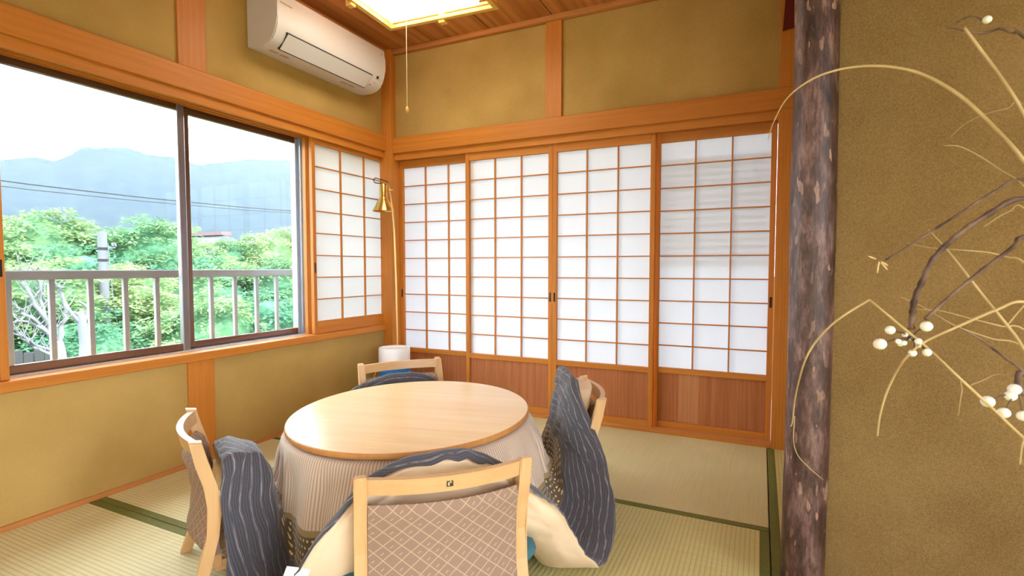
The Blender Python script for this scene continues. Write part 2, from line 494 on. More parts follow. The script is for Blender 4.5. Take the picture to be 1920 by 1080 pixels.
we.box(XE, XE + 0.1, YE, -2.1, 0.30, 2.05)
we.box(XE, XE + 0.1, 0.7, 1.93, 0.30, 2.05)
structure('wall_east', we, M['wall'])
w9 = frame_root('window_9')  # unseen window added so daylight from this side brightens the left wall
for a, b in ((0.30, 0.34), (2.01, 2.05)): B(XE + 0.02, XE + 0.06, -2.1, 0.7, a, b).build('rail', M['wood_y'], w9)
for y in (-2.1, -1.41, -0.72, -0.03, 0.66): B(XE + 0.02, XE + 0.06, y, y + 0.04, 0.34, 2.01).build('stile', M['wood_z'], w9)
wr = MB()
wr.box(XL - 0.16, XE + 0.1, YE - 0.1, YE, -0.05, 0.35)
wr.box(XL - 0.16, XE + 0.1, YE - 0.1, YE, 2.05, ZC + 0.02)
wr.box(XL - 0.16, -2.2, YE - 0.1, YE, 0.35, 2.05)
wr.box(1.6, XE + 0.1, YE - 0.1, YE, 0.35, 2.05)
structure('wall_rear', wr, M['wall'])
w3 = structure('window_4', B(-2.2, 1.6, YE - 0.06, YE - 0.02, 0.35, 0.40), M['wood_x'])  # unseen paper window added for soft fill light from the rear
B(-2.2, 1.6, YE - 0.06, YE - 0.02, 2.0, 2.05).build('rail', M['wood_x'], w3)
for x in (-2.2, -1.25, -0.3, 0.65, 1.56):
    B(x, x + 0.04, YE - 0.06, YE - 0.02, 0.40, 2.0).build('stile', M['wood_z'], w3)
    if x < 1.5: MB().quad((x + 0.02, YE - 0.045, 0.38), (x + 0.95, YE - 0.045, 0.38), (x + 0.95, YE - 0.045, 2.02), (x + 0.02, YE - 0.045, 2.02)).build('paper_pane', M['paper_r'], w3)

structure('baseboard_left', B(XL, XL + 0.012, YE, 3.16, 0.0, 0.022), M['plank_y'], 'thin dark timber strip along the foot of the window wall')

# ceiling: wide boards with dark joints
ceil = structure('ceiling', B(XL - 0.16, XE + 0.1, YE - 0.1, 3.32, ZC + 0.012, ZC + 0.06), M['dark'], 'timber board ceiling with dark joints')
x = -2.13 - 0.45
k = 0
while x < XE:
    B(max(x + 0.004, XL - 0.05), min(x + 0.446, XE), YE, 3.22, ZC, ZC + 0.02, 0.002).build('plank', M['plank_y'], ceil)
    x += 0.4485
structure('trim_1', B(-2.55, 0.165, 3.185, YB, 2.566, ZC, 0.002), M['plank_x'], 'timber cornice strip where ceiling meets the door wall')
structure('trim_2', B(XL, XL + 0.04, YE, 3.185, 2.566, ZC, 0.002), M['plank_y'], 'timber cornice strip above the air conditioner')

# posts and rails
structure('trim_3', B(-2.60, -2.492, 3.165, 3.30, 0, ZC, 0.002), M['wood_z'], 'slim timber corner post between window wall and doors')
structure('trim_4', B(0.067, 0.17, 3.19, 3.30, 0, ZC, 0.002), M['wood_z'], 'timber door post beside the bark log')
structure('trim_5', B(-1.283, -1.172, 3.205, YB + 0.02, 1.957, 2.566, 0.002), M['wood_z'], 'short timber post above the middle of the paper doors')
structure('trim_6', B(XL - 0.05, XL + 0.012, 1.646, 1.79, 1.975, 2.566, 0.002), M['wood_z'], 'timber post above the window, left of the air conditioner')
structure('trim_7', B(XL - 0.05, XL + 0.012, 1.649, 1.787, 0.022, 0.53, 0.002), M['wood_z'], 'timber post below the window sill')
structure('trim_8', B(-2.535, 0.165, 3.185, YB + 0.01, 1.845, 1.957, 0.003), M['wood_x'], 'wide timber rail across the top of the paper doors')
kb = MB()
kb.box(-2.50, 0.067, 3.208, 3.30, 1.806, 1.845)
kb.box(-2.50, 0.067, 3.208, 3.222, 1.797, 1.806)
kb.box(-2.50, 0.067, 3.2555, 3.2615, 1.797, 1.806)
kb.box(-2.50, 0.067, 3.2925, 3.30, 1.797, 1.806)
structure('trim_9', kb, M['wood_x'], 'grooved timber head track of the paper doors')
structure('trim_10', B(-2.492, 0.067, 3.205, 3.30, -0.045, 0.018, 0.002), M['wood_x'], 'timber floor track of the paper doors')
structure('trim_11', B(XL - 0.02, -2.535, YE, 3.185, 1.862, 1.975, 0.003), M['wood_y'], 'wide timber rail above the long window')
kb = MB()
kb.box(-2.72, -2.552, 0.2, 3.235, 1.826, 1.90)
for a, b in ((-2.72, -2.69), (-2.655, -2.648), (-2.612, -2.606), (-2.570, -2.552)):
    kb.box(a, b, 0.2, 3.235, 1.815, 1.826)
structure('trim_12', kb, M['wood_y'], 'grooved timber head track of the window')
sl = MB()
sl.box(-2.74, -2.550, 0.2, 3.235, 0.528, 0.571, 0.003)
structure('trim_13', sl, M['wood_y'], 'timber window sill with sunlit top')
structure('trim_14', B(-2.60, -2.555, -0.05, 0.2, 0.571, 1.83), M['wood_z'])

# ------------------------------------------------------------------ paper doors
PANE = {}
def shoji_door(n, x0, y0, handle_x, label, boards):
    """One sliding door: frame, lattice, paper panes and board panel. y0 is its front face."""
    x1 = x0 + 0.655
    sw = 0.029
    d = frame_root('door_%d' % n, label)
    B(x0, x0 + sw, y0, y0 + 0.03, 0.02, 1.80, 0.0015).build('stile', M['wood_z'], d)
    B(x1 - sw, x1, y0, y0 + 0.03, 0.02, 1.80, 0.0015).build('stile', M['wood_z'], d)
    for a, b, nm in ((1.746, 1.80, 'top_rail'), (0.358, 0.391, 'middle_rail'), (0.02, 0.061, 'bottom_rail')):
        B(x0 + sw, x1 - sw, y0 + 0.001, y0 + 0.029, a, b, 0.001).build(nm, M['wood_x'], d)
    px0, px1, z0, z1 = x0 + sw, x1 - sw, 0.391, 1.746
    cw, ch = (px1 - px0) / 3, (z1 - z0) / 10
    if 'v' not in PANE:
        PANE['v'] = B(-0.004, 0.004, 0, 0.014, 0, z1 - z0).mesh('muntin', M['wood_z'])
        PANE['h'] = B(0, px1 - px0, 0, 0.012, -0.0035, 0.0035).mesh('muntin', M['wood_x'])
        PANE['p'] = MB().quad((0.0, 0, 0.0), (cw, 0, 0.0), (cw, 0, ch), (0.0, 0, ch)).mesh('paper_pane', M['paper'])
    for i in (1, 2): link('muntin', PANE['v'], d, (px0 + cw * i, y0 + 0.008, z0))
    for j in range(1, 10): link('muntin', PANE['h'], d, (px0, y0 + 0.010, z0 + ch * j))
    for i in range(3):
        for j in range(10): link('paper_pane', PANE['p'], d, (px0 + cw * i, y0 + 0.0235, z0 + ch * j))
    bw = (px1 - px0) / 5
    for i in range(5):
        mt = M['board_b'] if boards and (i == 1) else M['board']
        B(px0 + bw * i, px0 + bw * (i + 1), y0 + 0.012, y0 + 0.020, 0.061, 0.358, 0.0012).build('board', mt, d)
    B(px0 - 0.004, px1 + 0.004, y0 + 0.0195, y0 + 0.024, 0.055, 0.364).build('backing', M['board'], d)
    h = MB(); h.box(handle_x - 0.0065, handle_x + 0.0065, y0 - 0.0012, y0 + 0.001, 0.775, 0.835, 0.001)
    tag(h.build('handle', M['dark'], d), 'small dark recessed finger pull')
    return d
shoji_door(1, -2.491, 3.262, -2.476, 'paper sliding door beside the corner lamp', False)
shoji_door(2, -1.893, 3.225, -1.2525, 'paper sliding door behind the round table, left of centre', False)
shoji_door(3, -1.2375, 3.225, -1.223, 'paper sliding door behind the rightmost chair', False)
shoji_door(4, -0.589, 3.262, 0.051, 'paper sliding door next to the door post and bark log', True)
# slatted blind hanging outside the last door: its shade falls softly on the paper
bl = thing('slatted_blind', (-0.25, 3.316, 1.1), 'slatted blind showing as soft bands through the last paper door', 'blind')
bs = B(-0.30, 0.30, -0.003, 0.003, -0.007, 0.007).mesh('slat', M['conc'])
for j in range(15):
    link('slat', bs, bl, (0, 0, j * 0.043 - 0.06))
for x in (-0.25, 0.25):
    MB().tube([(x, 0.005, -0.08), (x, 0.005, 1.62)], 0.0015, 5).build('cord', M['cordm'], bl)

# ------------------------------------------------------------------ long window
def sash(name, y0, x, mat, label, rw=0.036, rmat=None):
    s = frame_root(name, label)
    B(x - 0.014, x + 0.014, y0, y0 + 0.036, 0.575, 1.82, 0.003).build('stile', mat, s)
    B(x - 0.014, x + 0.014, y0 + 0.780 - rw, y0 + 0.780, 0.575, 1.82, 0.003).build('stile', rmat or mat, s)
    B(x - 0.012, x + 0.012, y0 + 0.036, y0 + 0.744, 0.575, 0.614, 0.003).build('bottom_rail', mat, s)
    B(x - 0.012, x + 0.012, y0 + 0.036, y0 + 0.744, 1.785, 1.82, 0.003).build('top_rail', mat, s)
    B(x - 0.002, x + 0.002, y0 + 0.034, y0 + 0.746, 0.612, 1.787).build('glass_pane', M['glass'], s)
    return s
sash('window_1', 0.943, -2.664, M['bronze'], 'large bronze sliding window overlooking garden trees and pole', 0.036, M['bronze_sky'])
sash('window_2', 1.731, -2.696, M['bronze'], 'bronze sliding window beside the window screen', 0.062, M['alu'])
sash('window_3', 2.462, -2.728, M['alu'], 'sliding window hidden behind the paper window screen')
sash('window_5', 0.205, -2.728, M['alu'], None)
tr_ = MB()
tr_.box(-2.745, -2.612, 0.2, 3.235, 0.571, 0.5745)
for x in (-2.655, -2.640, -2.625): tr_.box(x - 0.0015, x + 0.0015, 0.2, 3.235, 0.5745, 0.579)
structure('trim_15', tr_, M['track'], 'silvery sash track along the window sill')
structure('trim_16', B(-2.735, -2.662, 2.470, 2.486, 0.575, 1.82), M['alu'])

PW = {}
def window_screen(n, y0, x, label, handle_y):
    """Paper screen leaf of the window; x is its middle plane, room side towards +x."""
    y1 = y0 + 0.75
    d = frame_root('window_%d' % n, label)
    B(x - 0.013, x + 0.013, y0, y0 + 0.027, 0.572, 1.822, 0.0015).build('stile', M['wood_z'], d)
    B(x - 0.013, x + 0.013, y1 - 0.027, y1, 0.572, 1.822, 0.0015).build('stile', M['wood_z'], d)
    B(x - 0.012, x + 0.012, y0 + 0.027, y1 - 0.027, 0.572, 0.652, 0.0015).build('bottom_rail', M['wood_y'], d)
    B(x - 0.012, x + 0.012, y0 + 0.027, y1 - 0.027, 1.787, 1.822, 0.0015).build('top_rail', M['wood_y'], d)
    p0, p1, z0, z1 = y0 + 0.027, y1 - 0.027, 0.652, 1.787
    cw, ch = (p1 - p0) / 3, (z1 - z0) / 8
    if 'v' not in PW:
        PW['v'] = B(0, 0.012, -0.004, 0.004, 0, z1 - z0).mesh('muntin', M['wood_z'])
        PW['h'] = B(0, 0.010, 0, p1 - p0, -0.0035, 0.0035).mesh('muntin', M['wood_y'])
        PW['p'] = MB().quad((0, 0, 0), (0, cw, 0), (0, cw, ch), (0, 0, ch)).mesh('paper_pane', M['paper_w'])
    for i in (1, 2): link('muntin', PW['v'], d, (x - 0.003, p0 + cw * i, z0))
    for j in range(1, 8): link('muntin', PW['h'], d, (x - 0.002, p0, z0 + ch * j))
    for i in range(3):
        for j in range(8): link('paper_pane', PW['p'], d, (x - 0.007, p0 + cw * i, z0 + ch * j))
    h = MB(); h.box(x + 0.0125, x + 0.0145, handle_y - 0.006, handle_y + 0.006, 0.965, 1.03, 0.001)
    tag(h.build('handle', M['dark'], d), 'small dark recessed finger pull')
    return d
window_screen(6, 2.485, -2.590, 'paper window screen left of the corner lamp', 2.4985)
window_screen(7, 0.222, -2.590, 'paper window screen at the left picture edge', 0.958)
structure('window_8', B(-2.645, -2.620, 2.472, 2.530, 0.572, 1.822, 0.0015), M['wood_z'], 'edge of a second paper screen stacked behind the first')

# ------------------------------------------------------------------ bark log
lg = MB()
prof = []
rings = []
n = 40
random.seed(4)
for i in range(66):
    z = i * 0.04
    prof.append(z)
for z in prof:
    ring = []
    for k in range(n):
        a = 2 * math.pi * k / n
        q = Vector((math.cos(a) * 1.3, math.sin(a) * 1.3, z * 1.6))
        r = 0.0605 + 0.0035 * noise.noise(q * 1.3) + 0.0018 * noise.noise(q * 5)
        ring.append(lg.bm.verts.new((0.004 * math.sin(z * 1.9) + r * math.cos(a), r * math.sin(a), z)))
    rings.append(ring)
for r0, r1 in zip(rings, rings[1:]):
    for k in range(n): lg.bm.faces.new((r0[k], r0[(k + 1) % n], r1[(k + 1) % n], r1[k]))
lg.bm.faces.new(rings[0][::-1]); lg.bm.faces.new(rings[-1])
tag(lg.build('bark_log_post', M['bark'], smooth=True, loc=(0.135, 1.835, 0.0)), 'bark-covered natural log post standing at the alcove corner', 'post')
rp = MB(); rp.prism([(0.076, 2.25), (0.16, 2.262), (0.16, 2.56), (0.094, 2.56)], 3.165, 3.188, 'y')
tag(rp.build('lacquer_plaque', M['redwood']), 'dark red tapered plaque fixed high on the door post', 'plaque')

# ------------------------------------------------------------------ air conditioner
ac = thing('air_conditioner', (XL + 0.001, 2.035, 0), 'white wall air conditioner mounted above the window rail', 'air conditioner')
ACP = [(0, 2.207), (0, 2.475), (0.205, 2.475), (0.224, 2.468), (0.232, 2.452), (0.236, 2.40), (0.236, 2.335), (0.230, 2.290), (0.217, 2.255), (0.196, 2.226), (0.165, 2.205), (0.12, 2.195), (0.05, 2.196)]
mb = MB(); mb.prism(ACP, 0.0, 0.885, 'y', 0.006)
mb.build('casing', M['plastic'], ac, smooth=True, angle=35)
mb = MB(); mb.prism([(0.0, 2.50), (0, 2.475), (0.19, 2.475), (0.19, 2.486)], 0.02, 0.865, 'y')
mb.build('top_grille', M['plastic2'], ac)
def strip(p, q, off0, off1):
    (x0, z0), (x1, z1) = p, q
    d = Vector((x1 - x0, z1 - z0)).normalized(); nn_ = Vector((-d.y, d.x))
    if nn_.x < 0: nn_ = -nn_
    if nn_.y > 0 and abs(nn_.y) > abs(nn_.x): nn_ = -nn_
    return [(x0 + nn_.x * off0, z0 + nn_.y * off0), (x1 + nn_.x * off0, z1 + nn_.y * off0), (x1 + nn_.x * off1, z1 + nn_.y * off1), (x0 + nn_.x * off1, z0 + nn_.y * off1)]
A_, B_ = (0.224, 2.270), (0.158, 2.203)
d_ = Vector((A_[0] - B_[0], A_[1] - B_[1])).normalized()
A2, B2 = (A_[0] + d_.x * .003, A_[1] + d_.y * .003), (B_[0] - d_.x * .006, B_[1] - d_.y * .006)
mb = MB(); mb.prism(strip(A2, B2, -0.002, 0.0125), 0.069, 0.756, 'y'); mb.build('louver_gap', M['black'], ac)
mb = MB(); mb.prism(strip(A_, B_, 0.0, 0.0155), 0.072, 0.753, 'y', 0.0015); mb.build('louver', M['plastic'], ac)
for y0_, y1_, a_, b_, m_ in ((0.808, 0.824, (0.227, 2.279), (0.219, 2.262), M['black']), (0.775, 0.790, (0.190, 2.224), (0.181, 2.2175), M['print']), (0.80, 0.822, (0.206, 2.243), (0.196, 2.230), M['plastic2'])):
    mb = MB(); mb.prism(strip(a_, b_, -0.004, 0.0042), y0_, y1_, 'y'); mb.build('indicator', m_, ac)
for k_, (y0_, y1_) in enumerate(((0.06, 0.115), (0.13, 0.185), (0.60, 0.66), (0.67, 0.72))):
    mb = MB(); mb.prism([(0.095, 2.1955), (0.115, 2.1955), (0.115, 2.1935), (0.095, 2.1935)], y0_, y1_, 'y'); mb.build('printed_notice', M['print'], ac)
mb = MB(); mb.box(0.2355, 0.2368, 0.845, 0.853, 2.425, 2.437); mb.build('badge', M['print'], ac)
mb = MB(); mb.box(0.2355, 0.2368, 0.02, 0.10, 2.405, 2.415); mb.build('badge', M['print'], ac)

# ------------------------------------------------------------------ ceiling lamp with wooden frame and pull cord
cl = thing('ceiling_lamp', (-1.706, 2.32, ZC), 'glowing square ceiling lamp with white shade and wooden frame', 'lamp', None, math.radians(3.2))
H = 0.365
for nm, a in (('x', (-H, H, H - 0.03, H)), ('x', (-H, H, -H, -H + 0.03)), ('y', (-H, -H + 0.03, -H + 0.03, H - 0.03)), ('y', (H - 0.03, H, -H + 0.03, H - 0.03))):
    B(a[0], a[1], a[2], a[3], -0.150, -0.128, 0.002).build('frame_bar', M['lampwood'], cl)
for z in (-0.105, -0.075, -0.045, -0.015):
    for a in ((-H + .004, H - .004, H - 0.016, H - 0.004), (-H + .004, H - .004, -H + 0.004, -H + 0.016), (-H + .004, -H + .016, -H + .016, H - .016), (H - .016, H - .004, -H + .016, H - .016)):
        B(a[0], a[1], a[2], a[3], z - 0.008, z + 0.008, 0.0015).build('slat', M['lampwood'], cl)
for a in ((0, H + .004), (0, -H - .004), (H + .004, 0), (-H - .004, 0)):
    B(a[0] - .02, a[0] + .02, a[1] - .02, a[1] + .02, -0.165, -0.001, 0.003).build('peg', M['lampwood'], cl)
for sx in (-1, 1):
    for sy in (-1, 1):
        B(sx * (H - .02) - .008, sx * (H - .02) + .008, sy * (H - .02) - .008, sy * (H - .02) + .008, -0.130, -0.001).build('corner_post', M['lampwood'], cl)
mb = MB(); mb.box(-0.312, 0.275, -0.30, 0.302, -0.142, -0.004, 0.012); mb.build('shade', M['lamp'], cl)
mb = MB(); mb.tube([(-0.03, 0.03, -0.14), (-0.03, 0.03, -0.74)], 0.0016, 6); mb.build('pull_cord', M['cordm'], cl)
mb = MB(); mb.lathe([(0.001, 0.0), (0.006, -0.004), (0.009, -0.018), (0.008, -0.030), (0.002, -0.036)], 12, (-0.03, 0.03, -0.735)); mb.build('cord_knob', M['lampwood'], cl, smooth=True)

# unseen lamp added behind the camera as fill light for the room
fill_lamp = thing('ceiling_lamp', (0.2, -0.7, ZC), 'added unseen square fill lamp over the rear of the room', 'lamp')
for a in ((-H, H, H - 0.03, H), (-H, H, -H, -H + 0.03), (-H, -H + 0.03, -H + 0.03, H - 0.03), (H - 0.03, H, -H + 0.03, H - 0.03)):
    B(a[0], a[1], a[2], a[3], -0.150, -0.001, 0.002).build('frame_bar', M['lampwood'], fill_lamp)
mb = MB(); mb.box(-0.30, 0.30, -0.30, 0.30, -0.142, -0.004, 0.012); mb.build('shade', M['lamp'], fill_lamp)

# ------------------------------------------------------------------ brass reading lamp in the corner
fl = thing('floor_lamp', (-2.36, 3.04, 0), 'slim brass reading lamp with bell shade in the corner', 'lamp')
mb = MB(); mb.lathe([(0.105, 0.0), (0.105, 0.012), (0.09, 0.02), (0.015, 0.028)], 32); mb.build('base', M['brass'], fl, smooth=True, angle=40)
mb = MB(); mb.tube([(0, 0, 0.02), (-0.001, 0.008, 0.5), (-0.008, 0.01, 0.9), (-0.018, 0.01, 1.25), (-0.032, 0.01, 1.42), (-0.052, 0.01, 1.53), (-0.062, 0.008, 1.605)], [0.0075] * 4 + [0.0065, 0.005, 0.005], 10); mb.build('pole', M['pole_brass'], fl, smooth=True)
sx_, sy_ = -0.112, 0.01
mb = MB(); mb.lathe([(0.006, 1.604), (0.024, 1.60), (0.028, 1.592), (0.028, 1.505), (0.032, 1.495)], 28, (sx_, sy_, 0)); mb.build('socket_housing', M['brass'], fl, smooth=True, angle=40)
mb = MB(); mb.lathe([(0.030, 1.498), (0.034, 1.49), (0.078, 1.412), (0.080, 1.405), (0.076, 1.406), (0.033, 1.482), (0.028, 1.49)], 32, (sx_, sy_, 0), close=False); mb.build('shade', M['brass'], fl, smooth=True, angle=50)
mb = MB(); mb.tube([(sx_ - 0.01, sy_ - 0.005, 1.555), (-0.035, sy_ - 0.005, 1.55)], 0.004, 8); mb.sphere((-0.03, sy_ - 0.005, 1.55), 0.009); mb.build('switch_arm', M['brass'], fl, smooth=True)
mb = MB(); mb.tube([(-0.062, 0.008, 1.605), (-0.085, 0.006, 1.618), (-0.12, 0.0, 1.63), (-0.165, -0.01, 1.645), (-0.185, -0.012, 1.632), (-0.175, -0.01, 1.612), (-0.150, -0.005, 1.606), (sx_, sy_, 1.603)], 0.0032, 7); mb.build('cable', M['wire'], fl, smooth=True)

# ------------------------------------------------------------------ white and blue cylinder in the corner
hb = thing('humidifier', (-2.315, 2.955, 0), 'white over blue cylinder standing in the corner behind the chair', 'humidifier')
mb = MB(); mb.lathe([(0.095, 0.0), (0.107, 0.006), (0.110, 0.03), (0.110, 0.315)], 40); mb.build('tank', M['bin_b'], hb, smooth=True, angle=40)
mb = MB(); mb.lathe([(0.1085, 0.315), (0.1085, 0.432), (0.104, 0.442), (0.094, 0.441), (0.090, 0.428), (0.02, 0.424)], 40); mb.build('cover', M['bin_w'], hb, smooth=True, angle=50)
mb = MB(); mb.tube([(-0.109, -0.03, 0.34), (-0.135, -0.05, 0.24), (-0.15, -0.06, 0.10), (-0.15, -0.02, 0.004), (-0.17, 0.12, 0.004)], 0.0028, 7); mb.build('power_cord', M['cordm'], hb, smooth=True)

# ------------------------------------------------------------------ round table
TC = Vector((-1.2135, 1.668)); TZ = 0.45
EA, EB, EROT = 0.505, 0.444, math.radians(101.9)
tb = thing('round_table', (TC.x, TC.y, 0), 'round honey-coloured wooden heated table in the middle of the room', 'table', None, EROT)
def ell(f, z, n=96):
    return [(f * EA * math.cos(2 * math.pi * k / n) if f else 0, f * EB * math.sin(2 * math.pi * k / n), z) for k in range(n)]
def disc(levels, n=96):
    m = MB(); rings = []
    for off, z in levels:
        rings.append([m.bm.verts.new(((EA + off) * math.cos(2 * math.pi * k / n), (EB + off) * math.sin(2 * math.pi * k / n), z)) for k in range(n)])
    for r0, r1 in zip(rings, rings[1:]):
        for k in range(n): m.bm.faces.new((r0[k], r0[(k + 1) % n], r1[(k + 1) % n], r1[k]))
    m.bm.faces.new(rings[0][::-1]); m.bm.faces.new(rings[-1])
    return m
disc([(-0.012, TZ - 0.0205), (-0.003, TZ - 0.020), (0.0, TZ - 0.016), (0.0, TZ - 0.006), (-0.002, TZ - 0.002), (-0.004, TZ - 0.0009)]).build('edge_band', M['edge'], tb, smooth=True, angle=50)
disc([(-0.0045, TZ - 0.003), (-0.0045, TZ - 0.0003), (-0.006, TZ)]).build('tabletop', M['top'], tb, smooth=True, angle=40)
disc([(-0.06, TZ - 0.065), (-0.06, TZ - 0.034)]).build('heater_frame', M['pale_x'], tb)
for sx in (-1, 1):
    for sy in (-1, 1):
        mb = MB(); mb.box(sx * 0.20 - .022, sx * 0.20 + .022, sy * 0.19 - .022, sy * 0.19 + .022, 0.0, TZ - 0.065, 0.004); mb.build('leg', M['pale_z'], tb)

# ------------------------------------------------------------------ low chairs
CH = 0.507; CWD = 0.446
def bow(x): return 0.036 * (1 - (2 * x / (CWD - 0.06)) ** 2)
def backline(z):   # depth of the backrest at a height
    pts = [(0.10, -0.010), (0.22, -0.040), (0.30, -0.047), (0.37, -0.036), (0.44, -0.014), (0.507, 0.0)]
    for (a, ya), (b, yb) in zip(pts, pts[1:]):
        if z <= b: return ya + (yb - ya) * max(0.0, (z - a) / (b - a))
    return 0.0
def curved_board(z0, z1, nz, th, inset, off, rnd):
    """A board between the posts that follows the bow of the back; rnd rounds its top edge."""
    m = MB(); nx = 14
    w = CWD / 2 - 0.031 - inset
    grid = []
    for side in (1, -1):
        g = []
        for j in range(nz + 1):
            z = z0 + (z1 - z0) * j / nz
            e = 1.0
            if rnd:
                dd = min((z1 - z) / 0.020, (z - z0) / 0.02)
                if dd < 1: e = math.sqrt(max(0.0, 1 - (1 - dd) ** 2)) * 0.85 + 0.15
            row = []
            for i in range(nx + 1):
                x = -w + 2 * w * i / nx
                ex = e
                y = backline(z) + bow(x) + off + side * th / 2 * ex
                row.append(m.bm.verts.new((x, y, z)))
            g.append(row)
        grid.append(g)
    for s, g in enumerate(grid):
        for j in range(nz):
            for i in range(nx): m.bm.faces.new((g[j][i], g[j][i + 1], g[j + 1][i + 1], g[j + 1][i]))
    f, b = grid
    for i in range(nx):
        m.bm.faces.new((f[0][i], f[0][i + 1], b[0][i + 1], b[0][i])); m.bm.faces.new((f[nz][i], f[nz][i + 1], b[nz][i + 1], b[nz][i]))
    for j in range(nz):
        m.bm.faces.new((f[j][0], f[j + 1][0], b[j + 1][0], b[j][0])); m.bm.faces.new((f[j][nx], f[j + 1][nx], b[j + 1][nx], b[j][nx]))
    return m
POST = [(0.017, 0.507), (0.004, 0.44), (-0.017, 0.37), (-0.028, 0.30), (-0.021, 0.22), (0.010, 0.10), (0.046, 0.0), (0.012, 0.0), (-0.023, 0.10), (-0.053, 0.22), (-0.062, 0.30), (-0.052, 0.37), (-0.031, 0.44), (-0.015, 0.502)]
def make_chair(loc, ang, label):
    c = thing('low_chair', loc, label, 'chair', 'low wooden chairs around the round table', ang)
    for s in (-1, 1):
        x0, x1 = (CWD / 2 - 0.031, CWD / 2) if s > 0 else (-CWD / 2, -CWD / 2 + 0.031)
        mb = MB(); mb.prism(POST, x0, x1, 'x', 0.003); mb.build('rear_leg', M['pale_z'], c)
        fx = s * (CWD / 2 - 0.0155)
        mb = MB(); mb.box(fx * 0.72 - .015, fx * 0.72 + .015, -0.235, -0.205, 0, 0.132, 0.003); mb.build('front_leg', M['pale_z'], c)
        mb = MB(); mb.box(fx * 0.86 - .011, fx * 0.86 + .011, -0.205, -0.04, 0.100, 0.131, 0.003); mb.build('side_rail', M['pale_y'], c)
    curved_board(0.457, 0.498, 3, 0.019, 0.0, 0.002, False).build('top_rail', M['pale_x'], c, smooth=True, angle=40)
    curved_board(0.165, 0.428, 14, 0.034, 0.001, 0.004, True).build('backrest', M['fabric'], c, smooth=True, angle=60)
    mb = MB(); mb.box(-CWD / 2 + .033, CWD / 2 - .033, -0.265, -0.062, 0.130, 0.178, 0.014); mb.build('seat', M['fabric'], c, smooth=True, angle=50)
    mb = MB(); mb.box(-CWD / 2 + .031, CWD / 2 - .031, -0.262, -0.242, 0.105, 0.130, 0.002); mb.build('front_rail', M['pale_x'], c)
    mb = MB(); mb.box(-CWD / 2 + .031, CWD / 2 - .031, -0.060, -0.035, 0.110, 0.150, 0.002); mb.build('back_rail', M['pale_x'], c)
    return c
def copy_tree(o):
    c = o.copy(); COL.objects.link(c)
    for ch in list(o.children):
        d = ch.copy(); COL.objects.link(d); d.parent = c
    return c
CHAIRS = [((-0.700, 1.094, 0), -46.0, 'low pale-wood chair nearest the camera, lattice-patterned back turned to us'),
          ((-1.624, 1.055, 0), -121.9, 'low pale-wood chair on the window side, seen from its side'),
          ((-1.721, 2.249, 0), 144.0, 'low pale-wood chair behind the table in front of the blue and white cylinder'),
          ((-0.630, 2.105, 0), 27.0, 'low pale-wood chair at the doors, its back wrapped by the raised quilt')]
ch0 = make_chair(CHAIRS[0][0], math.radians(CHAIRS[0][1] - 90), CHAIRS[0][2])
for loc, a, lab in CHAIRS[1:]:
    c = copy_tree(ch0); c.location = loc; c.rotation_euler = (0, 0, math.radians(a - 90)); c['label'] = lab
# small maker's stamp on the near chair's rail
yb_ = backline(0.48) + bow(0.0) + 0.002 + 0.0095
st = MB(); st.box(-0.008, 0.008, yb_ - 0.0005, yb_ + 0.0008, 0.470, 0.486); st.build('stamp', M['black'], ch0)
st = MB(); st.box(-0.004, 0.000, yb_, yb_ + 0.0014, 0.479, 0.483); st.box(0.001, 0.005, yb_, yb_ + 0.0014, 0.473, 0.481); st.build('stamp_mark', M['sepal'], ch0)

# ------------------------------------------------------------------ teal cushion on the near chair
cu = MB()
n = 64
def sq(a, h, p=5):
    c_, s_ = abs(math.cos(a)), abs(math.sin(a))
    return h / (c_ ** p + s_ ** p) ** (1 / p)
rings = []
for j in range(9):
    t_ = j / 8; ph = -math.pi / 2 + math.pi * t_
    rad = 0.8 + 0.2 * math.cos(ph) if 0 < j < 8 else 0.55
    rings.append([cu.bm.verts.new((1.2 * rad * sq(2 * math.pi * k / n, 0.235) * math.cos(2 * math.pi * k / n), 0.86 * rad * sq(2 * math.pi * k / n, 0.20) * math.sin(2 * math.pi * k / n), 0.024 * math.sin(ph))) for k in range(n)])
for r0, r1 in zip(rings, rings[1:]):
    for k in range(n): cu.bm.faces.new((r0[k], r0[(k + 1) % n], r1[(k + 1) % n], r1[k]))
cu.bm.faces.new(rings[0][::-1]); cu.bm.faces.new(rings[-1])
cuo = cu.build('seat_cushion', M['teal'], smooth=True)
a_ = math.radians(-46.0)
cuo.location = (-0.700 - 0.20 * math.cos(a_), 1.094 - 0.20 * math.sin(a_), 0.204)
cuo.rotation_euler = (0, 0, a_ - math.pi / 2)
tag(cuo, 'teal seat cushion peeking out beside the nearest chair', 'cushion')

